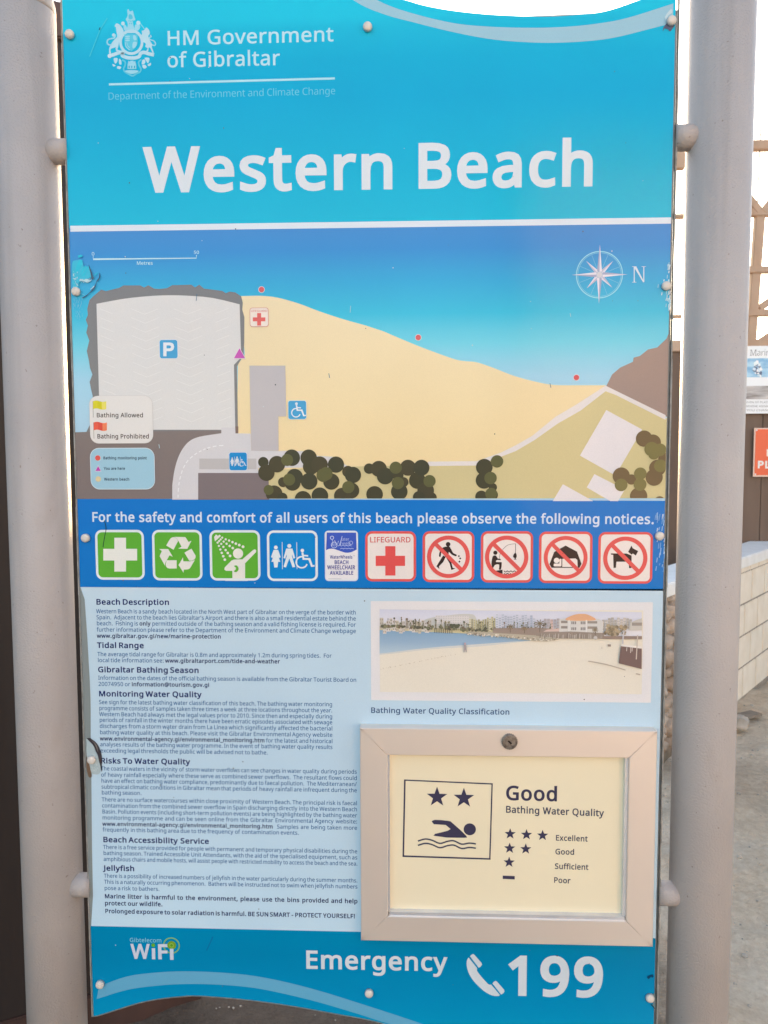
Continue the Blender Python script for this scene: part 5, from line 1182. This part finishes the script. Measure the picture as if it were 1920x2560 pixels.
def rock_mesh(m, c, r, mat, seed, flat=0.7, n=7):
    vs = []; fs = []; rr = random.Random(seed)
    for i in range(n + 1):
        a = math.pi * i / n
        for k in range(2 * n):
            b = math.pi * k / n
            d = Vector((math.sin(a) * math.cos(b), math.sin(a) * math.sin(b), math.cos(a)))
            q = r * (0.8 + 0.45 * mnoise.noise(d * 1.6 + Vector((seed * 3.1, seed, 0))))
            vs.append(Vector(c) + Vector((d.x * q, d.y * q, d.z * q * flat)))
    for i in range(n):
        for k in range(2 * n):
            k2 = (k + 1) % (2 * n); fs.append((i * 2 * n + k, (i + 1) * 2 * n + k, (i + 1) * 2 * n + k2, i * 2 * n + k2))
    m.add(vs, fs, mat)
m = MB()
for i in range(1500):
    x = rs.uniform(-0.9, 3.4); y = rs.uniform(0.7, 4.4); r = 0.003 + 0.011 * rs.random() ** 4
    rock_mesh(m, (x, y, gz(x, y) + r * 0.25), r, STN, i, 0.7, 3)
tag(m.build('gravel', smooth=True), 'small pale stones scattered over the sandy ground', 'gravel', kind='stuff')
def gpt(x, y, z=0.0):
    d = RT * ((x - 960) / FOC) - UP * ((y - 1280) / FOC) - BK
    return CAM + d * ((z - CAM.z) / d.z)
q = gpt(1847, 1822)
m = MB(); rock_mesh(m, (q.x, q.y, 0.035), 0.06, STN, 77, 0.9, 12)
tag(m.build('stone', smooth=True), 'fist-sized pale stone on the sand at the foot of the block wall', 'stone')
q = gpt(1868, 1795)
m = MB(); fr = Matrix.Translation((q.x, q.y, 0.006)) @ Matrix.Rotation(R(38), 4, 'Z') @ Matrix.Rotation(R(4), 4, 'Y')
m.box((-0.09, -0.035, 0), (0.10, 0.04, 0.018), surf('weathered_slab', (0.20, 0.16, 0.125), (0.30, 0.25, 0.20), scale=20, rough=0.9, bump=0.002), fr)
tag(m.build('broken_slab', bevel=0.003), 'flat brown broken slab on the sand by the wall foot', 'slab')

# ---------------------------------------------------------------- block wall
d2 = Vector((0.6103, 0.7921, 0)); n2 = Vector((0.7921, -0.6103, 0))
FW = Matrix(((d2.x, -n2.x, 0, 2.0388), (d2.y, -n2.y, 0, 3.5644), (0, 0, 1, 0), (0, 0, 0, 1)))      # local x along the wall, y into it
MORT = surf('grey_mortar', (0.26, 0.215, 0.17), (0.38, 0.325, 0.27), scale=30, rough=0.9, bump=0.002)
BLOCK = surf('cream_block', (0.80, 0.70, 0.57), (0.88, 0.79, 0.67), scale=9, rough=0.8, bump=0.0025, bscale=70)
COPE = surf('white_coping', (0.80, 0.78, 0.74), (0.88, 0.86, 0.83), scale=14, rough=0.75, bump=0.002, bscale=80)
RUB = surf('rubble_stone', (0.30, 0.22, 0.16), (0.58, 0.48, 0.40), scale=7, rough=0.9, bump=0.012, bscale=30)
wall = empty('block_wall', (2.0388, 3.5644, 0), 'low cream concrete block wall with a white coping below the dark fence', 'wall')
S0, S1 = -0.72, 1.55
m = MB(); m.box((S0, 0.005, -0.05), (S1, 0.2, 0.826), MORT, FW)
blk = MB()
for row in range(5):
    zt = 0.822 - row * 0.198; zb2 = zt - 0.19
    if row == 0: zt, zb2 = 0.822, 0.792 - 0.0
    else: zt = 0.786 - (row - 1) * 0.2; zb2 = zt - 0.189
    s = S0 + (-0.2 if row % 2 else -0.05)
    wdt = 0.2 if row == 0 else 0.3
    while s < S1:
        a_, b_ = max(s + 0.008, S0), min(s + wdt - 0.008, S1)
        if b_ - a_ > 0.03: blk.box((a_, 0.0, zb2), (b_, 0.03, zt), BLOCK, FW)
        s += wdt
m.build('mortar_bed', wall); blk.build('blockwork', wall, bevel=0.003)
m = MB(); m.box((-1.5, -0.018, 0.826), (S1, 0.22, 0.893), COPE, FW); m.build('coping', wall, bevel=0.006)
m = MB(); rr = random.Random(21)
m.box((-1.46, 0.03, -0.05), (S0 - 0.002, 0.2, 0.824), MORT, FW)
k = 0; z = 0.02
while z < 0.80:
    s = -1.46
    while s < S0 - 0.03:
        w_ = rr.uniform(0.05, 0.12); c = FW @ Vector((s + w_ / 2, 0.035, z + 0.04)); rock_mesh(m, c, w_ * 0.62, RUB, 300 + k, 0.85, 6); s += w_ * 0.95; k += 1
    z += 0.075
m.build('rubble_end', wall, smooth=True)

# ---------------------------------------------------------------- timber fence with a trellis behind the wall
YFN = 4.5
DARKW = surf('brown_stained_timber', (0.14, 0.088, 0.062), (0.21, 0.14, 0.10), scale=5, rough=0.65, bump=0.002, bscale=30, stretch=(1, 1, 0.12))
WARM = surf('bloom_lightened_timber', (0.42, 0.27, 0.18), (0.55, 0.38, 0.27), scale=6, rough=0.7, bump=0.002, bscale=40, stretch=(1, 1, 0.3))  # trellis timber, its tone lightened to carry the bloom of the bright sky
fence = empty('trellis_fence', (2.0, YFN + 0.05, 0), 'tall brown plank fence topped by an open timber trellis, behind the block wall', 'fence')
F = lambda x, y: at(x, y, YFN)
m = MB(); x = -2.2; rr = random.Random(4); k = 0
while x < 7.5:
    w_ = 0.14; m.box((x + 0.003, YFN + rr.uniform(0, 0.004), -0.05), (x + w_ - 0.003, YFN + 0.028, 2.30 + rr.uniform(-0.004, 0.004)), DARKW); x += w_
m.build('plank_panel', fence, bevel=0)
m = MB(); m.box((-2.2, YFN - 0.022, 2.255), (7.5, YFN + 0.05, 2.335), WARM); m.build('top_rail', fence, bevel=0.004)
m = MB(); m.box((-2.2, YFN + 0.03, -0.05), (7.5, YFN + 0.034, 2.2), DARKW); m.build('backing_board', fence)
def zat(y): return F(1900, y).z
def rail(z0, z1, xa, xb, nm, dy=0.0):
    m = MB(); m.box((xa, YFN - 0.02 + dy, z0), (xb, YFN + 0.035 + dy, z1), WARM); m.build(nm, fence, bevel=0.006)
for yb, yt in ((376, 351), (541, 520), (683, 666), (791, 774)):
    rail(zat(yb), zat(yt), 2.04, 7.4, 'trellis_rail', 0.003)
zq = lambda y: F(1690, y).z
for yb, yt in ((381, 369), (546, 536), (795, 787)): rail(zq(yb), zq(yt), 0.9, 1.98, 'trellis_rail', 0.0)
for i, dx in enumerate((0.0, 0.62, 1.24, 1.86, 2.5, 3.1)):
    a_, b_ = F(1879, 862), F(1903, 525)
    m = MB(); m.bar((a_.x + dx, YFN + 0.02, 2.33), (b_.x + dx, YFN + 0.02, b_.z), 0.066, 0.05, WARM); m.build('trellis_post', fence, bevel=0.005)
    if i < 5:
        for y0, y1 in ((862, 838), (774, 752)):
            m = MB(); p0, p1 = F(1884, y0), F(1884, y1)
            m.bar((a_.x + dx + 0.05, YFN + 0.012, p0.z + 0.01), (a_.x + dx + 0.52, YFN + 0.012, p0.z + 0.33), 0.05, 0.03, WARM); m.build('brace', fence, bevel=0.004)
    m = MB(); zt = F(1900, 530).z
    m.bar((b_.x + dx - 0.012, YFN + 0.0, zt), (b_.x + dx - 0.11, YFN + 0.0, zt + 0.12), 0.05, 0.04, WARM); m.bar((b_.x + dx + 0.012, YFN + 0.0, zt), (b_.x + dx + 0.11, YFN + 0.0, zt + 0.12), 0.05, 0.04, WARM); m.build('forked_head', fence, bevel=0.004)
ROD = surf('grey_wire', (0.16, 0.15, 0.11), (0.24, 0.22, 0.17), scale=30, rough=0.5)
a_, b_, c_ = F(1893, 522), F(1899, 380), F(1902, 315)
m = MB(); m.bar(a_, b_, 0.007, 0.007, ROD); m.bar(b_, c_, 0.007, 0.007, ROD); m.build('wire_rod', fence)
a_, b_ = F(1712, 368), F(1695, 424)
m = MB(); m.box((a_.x - 0.10, YFN - 0.03, b_.z), (a_.x, YFN + 0.03, b_.z + 0.12), WARM); m.box((a_.x - 0.12, YFN - 0.03, b_.z + 0.12), (a_.x + 0.03, YFN + 0.03, a_.z), WARM); m.build('post_bracket', fence, bevel=0.004)

# ---------------------------------------------------------------- notices on the fence
YP = YFN - 0.03
p0, p1 = at(1867.5, 865, YP), at(1863, 1034, YP)
poster = empty('marine_poster', (p0.x, YP, p1.z), 'white poster headed Marine with a blue picture of splashing water, on the brown fence', 'poster')
WP = paint((238, 236, 236), 0.4, 0.3, 0, 'poster_white', 0.02)
m = MB(); PWD = 0.62; m.box((p0.x, YP, p1.z), (p0.x + PWD, YP + 0.006, p0.z), WP); m.build('board', poster)
zy = lambda y: at(1868, y, YP).z
def prect(m, xa, xb, ya, yb, mat, dy): m.add([(xa, YP - dy, zy(yb)), (xb, YP - dy, zy(yb)), (xb, YP - dy, zy(ya)), (xa, YP - dy, zy(ya))], [(0, 1, 2, 3)], mat)
m = MB(); SEAP = surf('poster_sea_ink', (0.12, 0.36, 0.62), (0.52, 0.74, 0.86), scale=9, rough=0.4, stretch=(1, 1, 2.4))
prect(m, p0.x + 0.003, p0.x + PWD - 0.02, 896, 943, SEAP, 0.0012)
rr = random.Random(8)
for i in range(46):
    x, y = rr.gauss(1893, 5.5), rr.gauss(925, 8); y = min(max(y, 902), 940); q = at(x, y, YP); s = rr.uniform(0.004, 0.016)
    m.add([(q.x + s * rr.uniform(0.6, 1.2) * math.cos(a), YP - 0.002 - i * 0.00002, q.z + s * rr.uniform(0.5, 1.2) * math.sin(a)) for a in (0, 1.1, 2.2, 3.2, 4.2, 5.3)], [(0, 1, 2, 3, 4, 5)], paint(rr.choice([(240, 244, 246), (226, 236, 244), (206, 222, 236), (96, 112, 140), (120, 130, 150)])))
m.build('picture', poster)
m = MB(); ROCKP = surf('poster_shore_ink', (0.24, 0.21, 0.20), (0.62, 0.58, 0.56), scale=8, rough=0.4, stretch=(1, 1, 5))
prect(m, p0.x + 0.003, p0.x + PWD - 0.02, 965, 998, ROCKP, 0.0012); m.build('picture', poster)
g = Art(YP, FULL, 8); K = (116, 112, 112)
g.text('Marine', 1876.5, 889, 1935, 889, 15, -14, (112, 108, 110), 1)
for x, y in ((1876.5, 889), (1889, 889), (1876.5, 875.5), (1889, 875.5)): g.stroke([(x - 1.6, y), (x + 2.6, y)], 0.9, (112, 108, 110), 1)
g.build('heading', poster); g = Art(YP, FULL, 8)
for y, tx, xe in ((1008, 'EVEN OF PLASTIC', 1930), (1018, 'MARINE ANIMALS', 1930), (1028, 'YOU CHANGE', 1932)): g.text(tx, 1866, y, xe, y, 5, 0, (140, 136, 136), 1)
g.build('small_print', poster)
r0, r1 = at(1887, 1070, YP), at(1881.5, 1192, YP)
red = empty('red_notice', (r1.x, YP, r1.z), 'orange-red notice with a white border and white letters, below the poster on the fence', 'sign')
m = MB(); rx = (r0.x + r1.x) / 2; m.box((rx, YP, r1.z), (rx + 0.52, YP + 0.005, r0.z), paint((238, 200, 180), 0.4, 0.3, 0, 'notice_border')); m.build('plate', red)
m = MB(); m.add([(rx + 0.009, YP - 0.0015, r1.z + 0.012), (rx + 0.511, YP - 0.0015, r1.z + 0.012), (rx + 0.511, YP - 0.0015, r0.z - 0.009), (rx + 0.009, YP - 0.0015, r0.z - 0.009)], [(0, 1, 2, 3)], paint((234, 108, 74), 0.4, 0.3, 0, 'notice_red')); m.build('face', red)
g = Art(YP, FULL, 22); g.text('PLEASE', 1894, 1171, 1994, 1171, 19, 40, (246, 232, 224), 1); g.build('lettering', red); g = Art(YP, FULL, 22); g.stroke([(1919, 1123), (1919, 1141)], 5, (246, 232, 224), 1); g.build('lettering', red)
for cx, cz in ((rx + 0.016, r0.z - 0.016), (rx + 0.016, r1.z + 0.018)):
    m = MB(); m.lathe((cx, YP - 0.0012, cz), [(0.006, 0), (0.005, 0.002), (0.0001, 0.003)], (0, -1, 0), COPE, 12); m.build('screw', red)

# ---------------------------------------------------------------- dark fence behind the left post
d1 = Vector((0.8647, 0.5023, 0)); n1 = Vector((0.5023, -0.8647, 0))
FL = Matrix(((d1.x, -n1.x, 0, -0.7376), (d1.y, -n1.y, 0, 0.7485), (0, 0, 1, 0), (0, 0, 0, 1)))
BLKW = surf('near_black_timber', (0.020, 0.014, 0.013), (0.034, 0.024, 0.021), scale=6, rough=0.55, bump=0.002, bscale=40, stretch=(1, 1, 0.15))
RDW = surf('red_brown_timber', (0.050, 0.026, 0.021), (0.085, 0.045, 0.037), scale=8, rough=0.6, bump=0.002, bscale=40)
lf = empty('dark_plank_fence', (-0.7376, 0.7485, 0), 'near-black plank fence standing close behind the left grey post', 'fence')
m = MB(); s = -2.6; rr = random.Random(9)
while s < 0.2:
    m.box((s + 0.002, rr.uniform(0, 0.003), 0.10), (s + 0.118, 0.025, 2.505), BLKW, FL); s += 0.12
m.box((-2.6, 0.027, 0.0), (0.24, 0.032, 2.5), BLKW, FL)
m.build('plank_panel', lf)
m = MB(); m.box((-2.6, -0.012, 2.508), (0.245, 0.05, 2.592), surf('cap_timber', (0.075, 0.045, 0.04), (0.115, 0.07, 0.06), scale=8, rough=0.6), FL); m.build('cap_rail', lf, bevel=0.004)
m = MB(); m.box((-2.6, -0.004, -0.06), (0.24, 0.024, 0.098), RDW, FL); m.build('kick_board', lf, bevel=0.003)

# ---------------------------------------------------------------- sunlit building across the way, which the glossy board faces
house = empty('peach_building', (5, -9, 0), 'peach rendered building with white-framed windows and a brown door, opposite the board', 'building')
REND = surf('peach_render', (0.66, 0.52, 0.42), (0.76, 0.61, 0.50), scale=3, rough=0.85, bump=0.003, bscale=60)
m = MB(); m.box((1.5, -12, -0.05), (8.5, -9, 5.2), REND); m.build('wall', house)
m = MB(); m.box((1.3, -12.2, 5.202), (8.7, -8.75, 5.45), surf('grey_parapet', (0.4, 0.38, 0.36), (0.5, 0.48, 0.45), rough=0.8)); m.build('parapet', house, bevel=0.02)
GLS = surf('dark_glass', (0.03, 0.035, 0.04), (0.05, 0.055, 0.06), rough=0.08, spec=0.6); FRM = surf('white_frame', (0.7, 0.7, 0.68), (0.78, 0.78, 0.76), rough=0.5)
for x in (3.0, 7.4):
    m = MB()
    for a_, b_ in (((x - 0.62, -9.0, 1.1), (x - 0.55, -8.93, 2.5)), ((x + 0.55, -9.0, 1.1), (x + 0.62, -8.93, 2.5)), ((x - 0.55, -9.0, 2.43), (x + 0.55, -8.93, 2.5)), ((x - 0.7, -9.0, 1.02), (x + 0.7, -8.9, 1.098)), ((x - 0.03, -9.0, 1.1), (x + 0.03, -8.94, 2.428))): m.box(a_, b_, FRM)
    w_ = m.build('window', house); m = MB(); m.box((x - 0.548, -8.999, 1.1), (x + 0.548, -8.97, 2.428), GLS); m.build('pane', w_)
m = MB(); m.box((4.8, -8.998, 0), (5.8, -8.95, 2.1), surf('brown_door', (0.12, 0.07, 0.05), (0.16, 0.1, 0.07), rough=0.5)); dr = m.build('door', house); m = MB(); m.lathe((5.7, -8.95, 1.05), [(0.03, 0), (0.03, 0.04), (0.0001, 0.05)], (0, 1, 0), FRM, 16); m.build('handle', dr)
